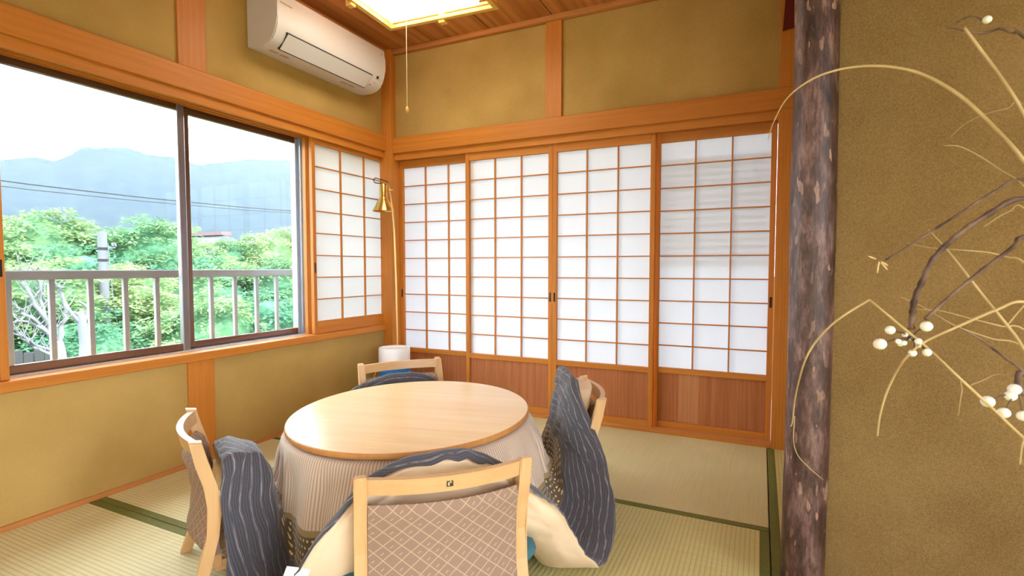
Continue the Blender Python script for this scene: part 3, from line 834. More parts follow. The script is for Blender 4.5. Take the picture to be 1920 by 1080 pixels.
# ------------------------------------------------------------------ big quilt draped over table and chairs
#        angle   trough r,z      rise r,z        rim r,z
QK = [  # last column: how puffy the lining is
      (-48.0, 0.590, 0.245, 0.655, 0.36, 0.672, 0.512, 0.034),
      (-58.0, 0.590, 0.24, 0.660, 0.34, 0.684, 0.497, 0.034),
      (-65.5, 0.600, 0.20, 0.700, 0.27, 0.735, 0.445, 0.035),
      (-75.0, 0.620, 0.10, 0.715, 0.14, 0.790, 0.270, 0.030),
      (-86.0, 0.600, 0.045, 0.710, 0.045, 0.820, 0.04, 0.026),
      (-93.0, 0.570, 0.05, 0.640, 0.05, 0.730, 0.05, 0.026),
      (-99.0, 0.530, 0.08, 0.620, 0.12, 0.735, 0.10, 0.03),
      (-103.0, 0.515, 0.17, 0.580, 0.30, 0.700, 0.29, 0.035),
      (-108.0, 0.510, 0.22, 0.565, 0.41, 0.664, 0.448, 0.04),
      (-124.0, 0.510, 0.25, 0.565, 0.410, 0.650, 0.440, 0.045),
      (-138.0, 0.520, 0.21, 0.580, 0.34, 0.675, 0.39, 0.045),
      (-150.0, 0.580, 0.10, 0.680, 0.14, 0.75, 0.170, 0.03),
      (-176.0, 0.600, 0.045, 0.72, 0.04, 0.84, 0.035, 0.026),
      (155.0, 0.580, 0.15, 0.66, 0.22, 0.70, 0.36, 0.03),
      (144.0, 0.560, 0.21, 0.63, 0.34, 0.660, 0.440, 0.035),
      (131.0, 0.560, 0.22, 0.62, 0.36, 0.660, 0.465, 0.035),
      (116.0, 0.570, 0.20, 0.65, 0.30, 0.69, 0.42, 0.03),
      (100.0, 0.600, 0.09, 0.70, 0.11, 0.78, 0.16, 0.03),
      (84.0, 0.620, 0.045, 0.74, 0.04, 0.86, 0.035, 0.026),
      (68.0, 0.600, 0.10, 0.72, 0.15, 0.78, 0.25, 0.03),
      (57.0, 0.570, 0.20, 0.65, 0.33, 0.705, 0.50, 0.08),
      (47.0, 0.555, 0.22, 0.600, 0.40, 0.640, 0.575, 0.115),
      (36.0, 0.545, 0.22, 0.580, 0.40, 0.615, 0.575, 0.115),
      (27.0, 0.545, 0.21, 0.580, 0.37, 0.620, 0.545, 0.10),
      (20.0, 0.550, 0.17, 0.605, 0.29, 0.660, 0.44, 0.075),
      (14.0, 0.565, 0.11, 0.655, 0.16, 0.735, 0.27, 0.04),
      (7.0, 0.580, 0.06, 0.680, 0.07, 0.785, 0.12, 0.03),
      (-2.0, 0.590, 0.05, 0.680, 0.045, 0.775, 0.04, 0.026),
      (-11.0, 0.600, 0.08, 0.690, 0.09, 0.765, 0.12, 0.03),
      (-21.0, 0.605, 0.19, 0.690, 0.225, 0.755, 0.30, 0.035),
      (-32.0, 0.600, 0.255, 0.680, 0.315, 0.725, 0.44, 0.04),
      (-40.0, 0.590, 0.24, 0.660, 0.34, 0.680, 0.500, 0.036)]
KS = sorted((a % 360, v) for a, *v in QK)
def key_at(deg):
    d = deg % 360
    m = len(KS)
    for i in range(m):
        a0, v0 = KS[i]; a1, v1 = KS[(i + 1) % m]
        if i == m - 1: a1 += 360
        dd = d if d >= a0 or i < m - 1 else d + 360
        if i == m - 1 and d < KS[0][0]: dd = d + 360
        if a0 <= dd <= a1:
            f = (dd - a0) / (a1 - a0)
            vm = KS[(i - 1) % m][1]; vp = KS[(i + 2) % m][1]
            out = []
            for q in range(7):
                s0 = (v1[q] - vm[q]) / 2; s1 = (vp[q] - v0[q]) / 2
                if (v1[q] - v0[q]) * s0 < 0: s0 = 0
                if (v1[q] - v0[q]) * s1 < 0: s1 = 0
                f2, f3 = f * f, f * f * f
                out.append((2 * f3 - 3 * f2 + 1) * v0[q] + (f3 - 2 * f2 + f) * s0 + (-2 * f3 + 3 * f2) * v1[q] + (f3 - f2) * s1)
            return out
def table_r(rad):
    b = rad - EROT
    return 1 / math.sqrt((math.cos(b) / EA) ** 2 + (math.sin(b) / EB) ** 2)
NT_, NV_ = 420, 64
verts, uvs, faces, THK, WV = [], [], [], [], []
for i in range(NT_):
    th = 2 * math.pi * i / NT_
    tr_, tz, sr, sz, rr_, rz_, thk = key_at(math.degrees(th))
    THK.append(thk)
    cu_ = min(1.0, max(0.0, (rz_ - 0.2) / 0.2))
    a = table_r(th)
    pleat = math.sin(th * 19 + 2.2 * noise.noise(Vector((math.cos(th) * 3, math.sin(th) * 3, 0))) * 3)
    slack = 0.5 + 0.5 * noise.noise(Vector((math.cos(th) * 2.1, math.sin(th) * 2.1, 5)))
    out = max(0.03, tr_ - a)
    pts = [(a - 0.05, TZ - 0.0275), (a - 0.012, TZ - 0.0275), (a + 0.012, TZ - 0.045), (a + out * 0.42, (TZ - 0.05) * 0.62 + tz * 0.38), (a + out * 0.62, tz * 0.75 + 0.10 if tz > 0.15 else tz + 0.10), (tr_, tz), ((tr_ + sr) / 2, (tz + sz) / 2 - 0.012), (sr, sz), (sr * 0.42 + rr_ * 0.58 - 0.008 * cu_, sz * 0.4 + rz_ * 0.6), (rr_ - 0.004 * cu_, rz_), (rr_ + 0.030 * cu_, rz_ - 0.018 * cu_)]
    # smooth path through the points
    dense = []
    for s in range(len(pts) - 1):
        p0, p1, p2, p3 = pts[max(0, s - 1)], pts[s], pts[s + 1], pts[min(len(pts) - 1, s + 2)]
        for q in range(8):
            f = q / 8; f2, f3 = f * f, f ** 3
            dense.append(tuple(0.5 * (2 * p1[c] + (p2[c] - p0[c]) * f + (2 * p0[c] - 5 * p1[c] + 4 * p2[c] - p3[c]) * f2 + (3 * p1[c] - p0[c] - 3 * p2[c] + p3[c]) * f3) for c in (0, 1)))
    dense.append(pts[-1])
    L = [0.0]
    for p, q in zip(dense, dense[1:]): L.append(L[-1] + math.hypot(q[0] - p[0], q[1] - p[1]))
    for j in range(NV_ + 1):
        s = L[-1] * j / NV_
        k = 0
        while k < len(L) - 2 and L[k + 1] < s: k += 1
        f = (s - L[k]) / max(1e-6, L[k + 1] - L[k])
        r = dense[k][0] + (dense[k + 1][0] - dense[k][0]) * f
        z = dense[k][1] + (dense[k + 1][1] - dense[k][1]) * f
        w = s - 0.05
        fall = min(1, max(0, (w - 0.02) / 0.08)) * min(1, max(0, (0.34 - w) / 0.12))
        r += fall * (0.015 * pleat * (0.35 + slack) + 0.010 * noise.noise(Vector((th * 5, w * 6, 2))))
        puff = min(1, max(0, (w - 0.27) / 0.08))
        P3 = Vector((math.cos(th) * r * 1.0, math.sin(th) * r, z))
        wr = noise.noise(P3 * 11 + Vector((3, 1, 7))) * 0.012 + abs(noise.noise(Vector((th * 4.0, z * 24 + r * 20, 4)))) * -0.014 + noise.noise(P3 * 34) * 0.003
        edge = min(1, (NV_ - j) / 5)
        r += puff * wr * (0.5 + 0.5 * edge); z += puff * wr * 0.5
        z += (1 - edge) * 0.005 * math.sin(th * 47 + 4 * math.sin(th * 9))
        z = max(z, 0.030)
        verts.append((math.cos(th) * r, math.sin(th) * r, z)); uvs.append((th * 0.70, w))
NW_ = NV_ + 1
TV = [Vector(v) for v in verts]
low = []
for i in range(NT_):
    for j in range(NW_):
        du = TV[((i + 1) % NT_) * NW_ + j] - TV[((i - 1) % NT_) * NW_ + j]
        dv = TV[i * NW_ + min(NV_, j + 1)] - TV[i * NW_ + max(0, j - 1)]
        nrm = du.cross(dv)
        nrm.normalize()
        low.append(nrm)
# even the offset direction out so that the lining stays smooth
for _ in range(3):
    low = [(low[i * NW_ + j] * 2 + low[((i + 1) % NT_) * NW_ + j] + low[((i - 1) % NT_) * NW_ + j] + low[i * NW_ + min(NV_, j + 1)] + low[i * NW_ + max(0, j - 1)]).normalized() for i in range(NT_) for j in range(NW_)]
base_n = len(verts)
for i in range(NT_):
    for j in range(NW_):
        e = min(1.0, (NV_ - j) / 9.0)
        tk = 0.004 + (0.022 + (THK[i] - 0.026) * min(1, max(0, (j - 26) / 18.0))) * math.sin(e * math.pi / 2)
        p = TV[i * NW_ + j] + low[i * NW_ + j] * tk
        wr = noise.noise(p * 9) * 0.008 * min(1, THK[i] / 0.06)
        p = p + low[i * NW_ + j] * wr * e
        p.z = max(p.z, 0.004)
        verts.append(tuple(p)); uvs.append(uvs[i * NW_ + j])
matidx = []
for i in range(NT_):
    for j in range(NV_):
        a0 = i * NW_ + j; b0 = ((i + 1) % NT_) * NW_ + j
        faces.append((a0, a0 + 1, b0 + 1, b0)); matidx.append(0)
        faces.append((base_n + a0, base_n + b0, base_n + b0 + 1, base_n + a0 + 1)); matidx.append(1)
    for j in (0, NV_):
        a0 = i * NW_ + j; b0 = ((i + 1) % NT_) * NW_ + j
        faces.append((a0, b0, base_n + b0, base_n + a0)); matidx.append(0)
me = bpy.data.meshes.new('quilt')
me.from_pydata(verts, [], faces)
ul = me.uv_layers.new(name='UVMap')
for p in me.polygons:
    vs_ = [me.loops[li].vertex_index for li in p.loop_indices]
    last = any((v % base_n) // NW_ == NT_ - 1 for v in vs_)
    for li, vi in zip(p.loop_indices, vs_):
        u_, v_ = uvs[vi]
        if last and (vi % base_n) // NW_ == 0: u_ = 2 * math.pi * 0.70
        ul.data[li].uv = (u_, v_)
me.polygons.foreach_set('use_smooth', [True] * len(me.polygons))
me.materials.append(M['quilt']); me.materials.append(M['quilt_u'])
me.polygons.foreach_set('material_index', matidx)
bq = bmesh.new(); bq.from_mesh(me); bmesh.ops.recalc_face_normals(bq, faces=bq.faces); bq.to_mesh(me); bq.free()
q = link('table_quilt', me, None, (TC.x, TC.y, 0))
tag(q, 'large striped and dotted quilt draped from the table over the chairs', 'quilt')
mb = MB(); mb.box(-0.03, 0.026, -0.0015, 0.0015, -0.055, 0.02); lb = mb.build('care_label', M['white_c'], q)
lb.location = (0.795 * math.cos(math.radians(-75)), 0.795 * math.sin(math.radians(-75)), 0.25); lb.rotation_euler = (0.1, 0.35, math.radians(48))
GRASS = [[(0.0066,1.1803,1.2551),(0.0156,1.1864,1.2892),(0.0383,1.1885,1.3339),(0.0743,1.1848,1.3606),(0.1137,1.182,1.3728),(0.1652,1.1844,1.3752),(0.2147,1.1852,1.3647),(0.258,1.1823,1.3428),(0.3081,1.1817,1.3),(0.352,1.1773,1.2433),(0.3939,1.1715,1.1781),(0.4711,1.2247,1.0744),(0.563,1.2765,0.8148),(0.5941,1.2763,0.5348)],[(0.2988,1.1383,1.4012),(0.3254,1.1489,1.3628),(0.3547,1.1489,1.3102),(0.3833,1.1482,1.2499),(0.4515,1.196,1.1263),(0.5331,1.2434,0.8736),(0.5899,1.2743,0.5348)],[(0.3093,1.2672,1.2318),(0.3369,1.2802,1.2297),(0.3666,1.2708,1.2053),(0.3948,1.2604,1.1748),(0.4262,1.2626,1.146),(0.4874,1.2643,1.0486),(0.5545,1.2725,0.8148),(0.5899,1.2743,0.5348)],[(0.0562,1.1185,0.6972),(0.0596,1.1207,0.7074),(0.0635,1.1143,0.7605),(0.0752,1.1011,0.8244),(0.093,1.1006,0.8651),(0.1248,1.0957,0.9061),(0.1739,1.1099,0.9429)],[(0.1739,1.1099,0.9429),(0.2236,1.12,0.8969),(0.268,1.1277,0.8555),(0.3115,1.1348,0.8097),(0.358,1.1433,0.7621),(0.4035,1.1512,0.7139),(0.4885,1.2095,0.6362),(0.5857,1.2723,0.5348)],[(0.1152,1.141,0.5958),(0.088,1.1295,0.6211),(0.0692,1.1219,0.6445),(0.0622,1.12,0.6719),(0.0625,1.1116,0.7203)],[(0.1958,1.1292,0.695),(0.1994,1.1329,0.7316),(0.2076,1.1281,0.7774),(0.2233,1.1269,0.8222),(0.2373,1.1239,0.8484),(0.2593,1.1245,0.8722),(0.3096,1.1388,0.9009),(0.3586,1.1415,0.9299),(0.3942,1.148,0.9431),(0.4721,1.1943,0.9121),(0.5517,1.2468,0.7731),(0.5899,1.2743,0.5348)],[(0.244,1.2041,1.0462),(0.2773,1.2083,1.0369),(0.3185,1.2166,1.0326),(0.3676,1.2285,1.0275),(0.3984,1.2316,1.0186),(0.42,1.2302,1.009),(0.4896,1.2598,0.9448),(0.5557,1.2701,0.7588),(0.5874,1.2731,0.5348)],[(0.2591,1.1826,0.9236),(0.2913,1.1867,0.9224),(0.3403,1.1981,0.9089),(0.3882,1.2091,0.8958),(0.4179,1.2118,0.8913),(0.4955,1.2445,0.8148),(0.5857,1.2723,0.5348)],[(0.2347,1.1832,0.9454),(0.2678,1.187,0.9284),(0.318,1.1979,0.8954),(0.3756,1.2129,0.8727),(0.4231,1.2236,0.858),(0.5051,1.2461,0.7588),(0.5857,1.2723,0.5348)],[(0.2709,1.1848,1.0689),(0.3078,1.1887,1.0205),(0.349,1.1826,0.9547),(0.3882,1.187,0.898),(0.4095,1.184,0.8599),(0.492,1.2269,0.7245),(0.5874,1.2731,0.5348)],[(0.3881,1.1872,0.9017),(0.4003,1.1938,0.9183),(0.4125,1.2005,0.9349)],[(0.3428,1.1929,0.7898),(0.3642,1.2036,0.7993),(0.3797,1.2005,0.8109),(0.3985,1.1983,0.8101),(0.4151,1.1949,0.8075),(0.492,1.2269,0.7245),(0.5874,1.2731,0.5348)],[(0.3275,1.1937,0.7316),(0.3304,1.1966,0.7605),(0.3326,1.1987,0.7798),(0.3219,1.1725,0.8014)],[(0.3979,1.1462,0.6711),(0.3998,1.1485,0.6978),(0.4035,1.1512,0.7139)],[(0.3209,1.2736,1.249),(0.3452,1.2865,1.2734),(0.3777,1.2917,1.2897),(0.4096,1.2961,1.2967),(0.432,1.2959,1.3006),(0.5129,1.3048,1.1653),(0.5776,1.2945,0.8127),(0.5924,1.2755,0.5348)],[(0.3508,1.1897,1.0714),(0.3716,1.2004,1.0872),(0.3882,1.1978,1.0983),(0.4045,1.1946,1.1018),(0.4805,1.2262,1.0196),(0.5517,1.2468,0.7731),(0.5899,1.2743,0.5348)],]
TWIGS = [[(0.2023,1.1493,1.013),(0.2257,1.1503,1.03),(0.2653,1.1596,1.0599),(0.3124,1.1727,1.0947),(0.3584,1.1852,1.1288),(0.4035,1.1967,1.1511),(0.4786,1.2302,1.1109),(0.5559,1.2647,0.8629),(0.5924,1.2755,0.5348)],[(0.2415,1.1392,0.8901),(0.2427,1.1412,0.9165),(0.2437,1.1321,0.9454),(0.2557,1.1395,0.9781),(0.2689,1.1367,1.0152),(0.2982,1.1415,1.0516),(0.335,1.1495,1.0826),(0.3952,1.1687,1.1156),(0.4794,1.2286,1.0744),(0.561,1.2646,0.8168),(0.5924,1.2755,0.5348)],[(0.2613,1.1386,0.9099),(0.282,1.1495,0.9314),(0.3117,1.1543,0.9645),(0.3488,1.1628,1.0014),(0.385,1.1707,1.0347),(0.3965,1.1659,1.0504),(0.4805,1.2262,1.0196),(0.5578,1.2606,0.7706),(0.5907,1.2747,0.5348)],[(0.3063,1.1702,0.8958),(0.3286,1.1804,0.8882),(0.3593,1.1827,0.8661),(0.3894,1.1845,0.8398),(0.4103,1.1823,0.8206),(0.4833,1.2238,0.7429),(0.5857,1.2723,0.5348)],[(0.2938,1.2153,1.4341),(0.3051,1.2206,1.4331),(0.321,1.2165,1.4229),(0.3433,1.2156,1.4146),(0.362,1.2247,1.4193),(0.3715,1.218,1.4176),(0.386,1.2132,1.4057),(0.3984,1.2074,1.3939),(0.5,1.2492,1.2752),(0.5716,1.2746,0.9091),(0.5941,1.2763,0.5348)],[(0.306,1.2102,1.4381),(0.3291,1.2218,1.4496),(0.3447,1.2289,1.4448)],[(0.4111,1.1806,0.7823),(0.4026,1.1773,0.796),(0.4087,1.1814,0.8188),(0.4693,1.2072,0.764),(0.5857,1.2723,0.5348)],]
BERRIES = [(0.1905,1.1026,0.8661),(0.2083,1.1234,0.8892),(0.2604,1.1264,0.898),(0.2191,1.1164,0.8707),(0.225,1.13,0.8646),(0.2323,1.1343,0.8807),(0.2485,1.1193,0.8722),(0.2513,1.1314,0.8651),(0.2423,1.1263,0.8502),(0.2622,1.1248,0.8528),(0.2284,1.1207,0.8679),(0.241,1.1381,0.875),(0.3522,1.221,1.4382),(0.3552,1.1535,0.7704),(0.3762,1.1514,0.754),(0.3905,1.1707,0.7804),(0.3961,1.174,0.7914),(0.4057,1.1651,0.7486)]
TIPS = [(0.1918,1.1444,1.013),(0.1742,1.1364,1.0207),(0.192,1.144,1.0043),(0.1897,1.1421,0.9899),(0.2068,1.151,1.0034),(0.2061,1.1502,0.9957)]
BARE = [[(-9.0,3.94,-0.51),(-9.0,3.94,-0.2),(-9.0,3.91,-0.04)],
        [(-9.0,3.91,-0.04),(-9.0,3.77,0.16),(-9.0,3.6,0.36),(-9.0,3.46,0.49)],
        [(-9.0,3.91,-0.04),(-9.0,3.8,0.27),(-9.0,3.66,0.57),(-9.0,3.57,0.87),(-9.0,3.55,0.97)],
        [(-9.0,3.87,0.04),(-9.0,3.71,0.19),(-9.0,3.54,0.28),(-9.0,3.44,0.27)],
        [(-9.0,3.94,-0.2),(-9.0,3.7,-0.08),(-9.0,3.53,0.08),(-9.0,3.44,0.22)],
        [(-9.0,3.94,-0.29),(-9.0,3.76,-0.17),(-9.0,3.56,0.0),(-9.0,3.43,0.16)],
        [(-9.0,3.8,0.27),(-9.0,3.77,0.57),(-9.0,3.74,0.86),(-9.0,3.71,1.01)],
        [(-9.0,3.91,-0.04),(-9.0,3.89,0.34),(-9.0,3.82,0.57),(-9.0,3.76,0.72)],
        [(-9.0,3.93,-0.12),(-9.0,3.99,0.14),(-9.0,4.04,0.4),(-9.0,4.0,0.67),(-9.0,3.99,0.78)],
        [(-9.0,3.96,-0.05),(-9.0,4.04,0.08)]]
TRUNKS = [[(-10.0,4.69,-0.73),(-10.0,4.73,-0.3),(-10.0,4.71,0.06),(-10.0,4.68,0.28)],
          [(-10.0,4.71,0.06),(-10.0,4.55,0.29),(-10.0,4.46,0.51),(-10.0,4.4,0.64)],
          [(-10.0,4.72,0.1),(-10.0,4.8,0.31),(-10.0,4.68,0.45)],
          [(-10.0,4.04,-0.61),(-10.0,4.07,-0.13),(-10.0,4.04,0.04)]]
RIDGE = [(-600.0,137.4,66.69),(-600.0,177.71,80.45),(-600.0,205.76,89.68),(-600.0,226.35,94.78),(-600.0,244.9,100.08),(-600.0,254.64,101.42),(-600.0,264.65,100.33),(-600.0,270.94,102.46),(-600.0,286.39,113.48),(-600.0,304.89,120.82),(-600.0,319.51,124.87),(-600.0,332.17,125.81),(-600.0,347.97,123.34),(-600.0,361.86,123.71),(-600.0,379.41,125.85),(-600.0,391.57,124.49),(-600.0,404.15,121.84),(-600.0,414.02,123.57),(-600.0,445.49,132.37),(-600.0,475.91,140.58),(-600.0,517.58,147.51),(-600.0,554.36,154.22),(-600.0,714.59,174.52),(-600.0,1090.07,215.0)]

# ------------------------------------------------------------------ dried branches in a vase at the alcove
PR = Vector((0.592, 1.276, 0.0))
pl = thing('dried_flower_arrangement', PR, 'dried grasses and white-berried twigs arching before the alcove wall', 'flowers')
mb = MB(); mb.lathe([(0.055, 0.0), (0.075, 0.01), (0.088, 0.12), (0.080, 0.28), (0.045, 0.42), (0.032, 0.50), (0.036, 0.53), (0.031, 0.53), (0.027, 0.50), (0.03, 0.40)], 32); mb.build('vase', M['vase'], pl, smooth=True, angle=50)
def spline(pts, sub=5):
    pts = [Vector(p) for p in pts]
    if len(pts) < 3: return pts
    out = []
    for s in range(len(pts) - 1):
        p0, p1, p2, p3 = pts[max(0, s - 1)], pts[s], pts[s + 1], pts[min(len(pts) - 1, s + 2)]
        for q_ in range(sub):
            f = q_ / sub
            out.append(0.5 * (2 * p1 + (p2 - p0) * f + (2 * p0 - 5 * p1 + 4 * p2 - p3) * f * f + (3 * p1 - p0 - 3 * p2 + p3) * f ** 3))
    out.append(pts[-1]); return out
GW = [(.0009, .0046), (.0034, .0042), (.0008, .0028), (.0010, .0026), (.0026, .0034), (.0006, .0010), (.0018, .0036), (.0008, .0026), (.0009, .0022), (.0008, .0018), (.0022, .0036), (.0014, .0018), (.0010, .0020), (.0008, .0012), (.0022, .0026), (.0005, .0010), (.0012, .0018)]
for g_, (w0, w1) in zip(GRASS, GW):
    p = [v - PR for v in spline(g_)]
    k_ = len(p) - 1
    mb = MB(); mb.tube(p, [0.72 * (w0 + (w1 - w0) * min(1, i / (0.6 * k_))) for i in range(k_ + 1)], 6); mb.build('grass_blade', M['grass'], pl, smooth=True)
TW = [(.0018, .0030), (.0052, .0042), (.0030, .0038), (.0012, .0030), (.0018, .0026), (.0014, .0014), (.0050, .0050)]
for g_, (w0, w1) in zip(TWIGS, TW):
    p = [v - PR for v in spline(g_)]
    k_ = len(p) - 1
    mb = MB(); mb.tube(p, [(w0 + (w1 - w0) * i / k_) * (1 + 0.22 * math.sin(i * 2.3)) for i in range(k_ + 1)], 7); mb.build('twig', M['twig'], pl, smooth=True)
hub = Vector((0.2400, 1.1360, 0.8760)); hub2 = Vector((0.4040, 1.1760, 0.7860)); hub3 = Vector((0.3440, 1.2289, 1.4448))
BR = [.0105, .0082, .0095, .0050, .0046, .0050, .0058, .0060, .0066, .0072, .0048, .0042, .0072, .0105, .0095, .0092, .0100, .0092]
random.seed(11)
for i, (b_, r_) in enumerate(zip(BERRIES, BR)):
    b_ = Vector(b_)
    h_ = hub if i < 12 else (hub3 if i == 12 else hub2)
    mb = MB(); mb.sphere((0, 0, 0), r_, (1.0, 1.0, 0.94)); mb.build('berry', M['berry'], pl, smooth=True, loc=b_ - PR)
    mid = (b_ + h_) / 2 + Vector((random.uniform(-.006, .006), 0, random.uniform(-.004, .008)))
    mb = MB(); mb.tube([b_ - PR, mid - PR, h_ - PR], [.0010, .0013, .0016], 5); mb.build('stalk', M['twig'], pl)
tip0 = Vector(TIPS[0])
for b_ in TIPS[1:]:
    b_ = Vector(b_); d_ = (b_ - tip0)
    mb = MB(); mb.tube([tip0 + d_ * .25 - PR, tip0 + d_ * .7 - PR, b_ - PR], [.0007, .0016, .0006], 5); mb.build('husk', M['sepal'], pl)

# ------------------------------------------------------------------ balcony, roof, veranda
structure('balcony_slab', B(-3.20, -2.735, -2.6, 4.6, -0.14, -0.02), M['slab'])
structure('veranda_floor', B(-2.7, 2.2, 3.32, 4.5, -0.14, -0.02), M['slab'])
structure('roof', B(-3.40, 2.3, -3.6, 4.2, 2.72, 2.86), M['plank_y'])
rl = thing('balcony_railing', (-3.05, 1.6, 0), 'pale grey balcony railing outside the window', 'railing')
mb = MB(); mb.box(-0.028, 0.028, -3.4, 2.9, 0.942, 0.987, 0.005); mb.build('top_rail', M['rail'], rl)
mb = MB(); mb.box(-0.018, 0.018, -3.4, 2.9, 0.06, 0.09, 0.003); mb.build('bottom_rail', M['rail'], rl)
bmesh_ = B(-0.0115, 0.0115, -0.0115, 0.0115, 0.09, 0.943, 0.002).mesh('baluster', M['rail'])
for k in range(-14, 20):
    y = 1.155 + 0.1605 * k
    if y < 4.45: link('baluster', bmesh_, rl, (0, y - 1.6, 0))
for y in (-1.0, 4.44):
    mb = MB(); mb.box(-0.025, 0.025, y - 1.6 - 0.025, y - 1.6 + 0.025, -0.02, 0.942); mb.build('post', M['rail'], rl)

# ------------------------------------------------------------------ garden: ground, trees, pole, wires
structure('ground', B(-260, 300, -300, 330, -4.6, -4.0), M['ground'])

def crown_mesh(name, seed, mat, mat2, n_cl=95, per=105, flat_=0.30):
    rnd = random.Random(seed)
    V, F, MI = [], [], []
    for c in range(n_cl):
        a = rnd.uniform(0, 2 * math.pi); u = rnd.uniform(-0.55, 1.0)
        s = math.sqrt(max(0, 1 - u * u)); rr = rnd.uniform(0.62, 1.0)
        cx, cy, cz = s * math.cos(a) * rr, s * math.sin(a) * rr, u * rr
        R_ = rnd.uniform(0.20, 0.38)
        tx, ty = rnd.uniform(-.35, .35) + cx * -0.35, rnd.uniform(-.35, .35) + cy * -0.35
        for l in range(per):
            b = rnd.uniform(0, 2 * math.pi); q = math.sqrt(rnd.random()) * R_
            px, py = math.cos(b) * q, math.sin(b) * q
            p = Vector((cx + px, cy + py, cz + tx * px + ty * py + rnd.gauss(0, 0.035) - 0.5 * q * q))
            sz = rnd.uniform(0.026, 0.05)
            d = Vector((math.cos(b) + rnd.uniform(-.6, .6), math.sin(b) + rnd.uniform(-.6, .6), rnd.uniform(-.5, .2))).normalized()
            nrm = Vector((rnd.uniform(-.7, .7), rnd.uniform(-.7, .7), 1)).normalized()
            w = d.cross(nrm).normalized()
            i0 = len(V)
            V += [p - d * sz, p + w * sz * 0.45, p + d * sz, p - w * sz * 0.45]
            F.append((i0, i0 + 1, i0 + 2, i0 + 3)); MI.append(0)
    b = bmesh.new(); bmesh.ops.create_icosphere(b, subdivisions=3, radius=0.70)
    b.verts.ensure_lookup_table()
    i0 = len(V)
    for v in b.verts:
        f = 1 + 0.25 * noise.noise(v.co * 4 + Vector((seed, 0, 0)))
        V.append(Vector((v.co.x * f, v.co.y * f, v.co.z * f * 0.9 + 0.05)))
    for f in b.faces: F.append(tuple(i0 + v.index for v in f.verts)); MI.append(1)
    b.free()
    me = bpy.data.meshes.new(name); me.from_pydata([tuple(v) for v in V], [], F)
    me.materials.append(mat); me.materials.append(mat2)
    me.polygons.foreach_set('material_index', MI)
    return me
CR = {'a': crown_mesh('crown', 1, M['leaf_a'], M['leaf_c']), 'b': crown_mesh('crown', 2, M['leaf_b'], M['leaf_a']), 'c': crown_mesh('crown', 3, M['leaf_c'], M['leaf_c'])}
random.seed(21)
TREES = [  # x, y, top z, radius, height of crown, kind, label
    (-24, 7.2, 3.35, 2.3, 2.0, 'a', 'broad green tree at the far left, beyond the left pane'),
    (-25, 10.6, 3.45, 2.4, 2.1, 'b', 'light green tree crown left of the pole top'),
    (-23, 13.2, 3.25, 2.2, 2.1, 'a', 'deep green tree crown right of the pole top'),
    (-25, 15.6, 3.15, 2.0, 2.0, 'b', 'light green tree crown beside the window mullion'),
    (-20, 9.6, 1.9, 1.9, 2.0, 'c', 'dark green tree directly behind the concrete pole'),
    (-19, 12.4, 1.6, 1.9, 2.2, 'c', 'dark green tree behind the left mullion, below the skyline'),
    (-24, 20.6, 3.35, 2.2, 2.0, 'b', 'pale green tree at the right edge of the right pane'),
    (-25, 18.9, 2.75, 1.7, 1.8, 'a', 'green tree crown right of the grey house roof'),
    (-24, 22.6, 3.6, 2.0, 2.0, 'a', 'tall green tree glimpsed by the window jamb'),
    (-22, 16.0, 1.75, 1.5, 1.6, 'b', 'low yellow-green tree below the house roof'),
    (-14.5, 6.1, 1.35, 1.5, 1.2, 'b', 'yellow-green tree left of the pole, above the rail'),
    (-15, 8.1, 1.25, 1.3, 1.3, 'b', 'yellow-green tree just right of the pole at rail height'),
    (-14, 4.3, 0.9, 1.2, 1.2, 'a', 'green tree behind the bare pale branches'),
    (-16, 11.2, 1.2, 1.6, 1.5, 'a', 'green tree seen behind the right pane, left half'),
    (-15, 12.9, 1.5, 1.7, 1.5, 'a', 'green tree seen behind the right pane, right half'),
    (-12, 8.3, 0.55, 1.4, 1.5, 'a', 'leafy tree low in the right pane behind the balusters'),
    (-12, 10.0, 0.5, 1.5, 1.5, 'c', 'shady tree low in the right corner of the window'),
    (-13, 6.2, 0.2, 1.3, 1.4, 'c', 'dark shrubby tree low behind the pole'),
    (-9.5, 6.0, -0.25, 0.9, 0.8, 'b', 'yellowish shrub low in the left pane beside the mullion'),
    (-10.5, 5.1, -0.45, 0.6, 0.7, 'b', 'small yellowish shrub at the foot of the pole'),
    (-15, 2.9, 0.4, 1.6, 1.5, 'c', 'dark tree behind the wooden fence'),
]
for (x, y, zt, R_, hz_, kd, lab) in TREES:
    zc = zt - hz_
    t_ = thing('garden_tree' if 'shrub ' not in lab else 'garden_shrub', (x, y, -4.0), lab, 'tree' if 'shrub ' not in lab else 'shrub', 'garden trees and shrubs beyond the balcony')
    c_ = link('crown', CR[kd], t_, (0, 0, zc + 4.0), (0, 0, random.uniform(0, 6.28))); c_.scale = (R_, R_, hz_); c_['kind'] = 'stuff'
    mb = MB(); mb.tube([(0, 0, 0), (0.08, 0.05, (zc + 4) * 0.5), (0, 0, zc + 4.0)], [0.16 * R_ * 0.6, 0.12 * R_ * 0.6, 0.07 * R_ * 0.6], 8); mb.build('trunk', M['trunk_d'], t_)
    if zc > -2:   # lower skirt of foliage so the trunk does not stand bare
        c2 = link('lower_crown', CR['c' if kd != 'b' else 'a'], t_, (0.2, -0.1, (zc + 4.0) * 0.55), (0, 0, random.uniform(0, 6.28))); c2.scale = (R_ * 0.8, R_ * 0.8, (zc + 4.0) * 0.5); c2['kind'] = 'stuff'

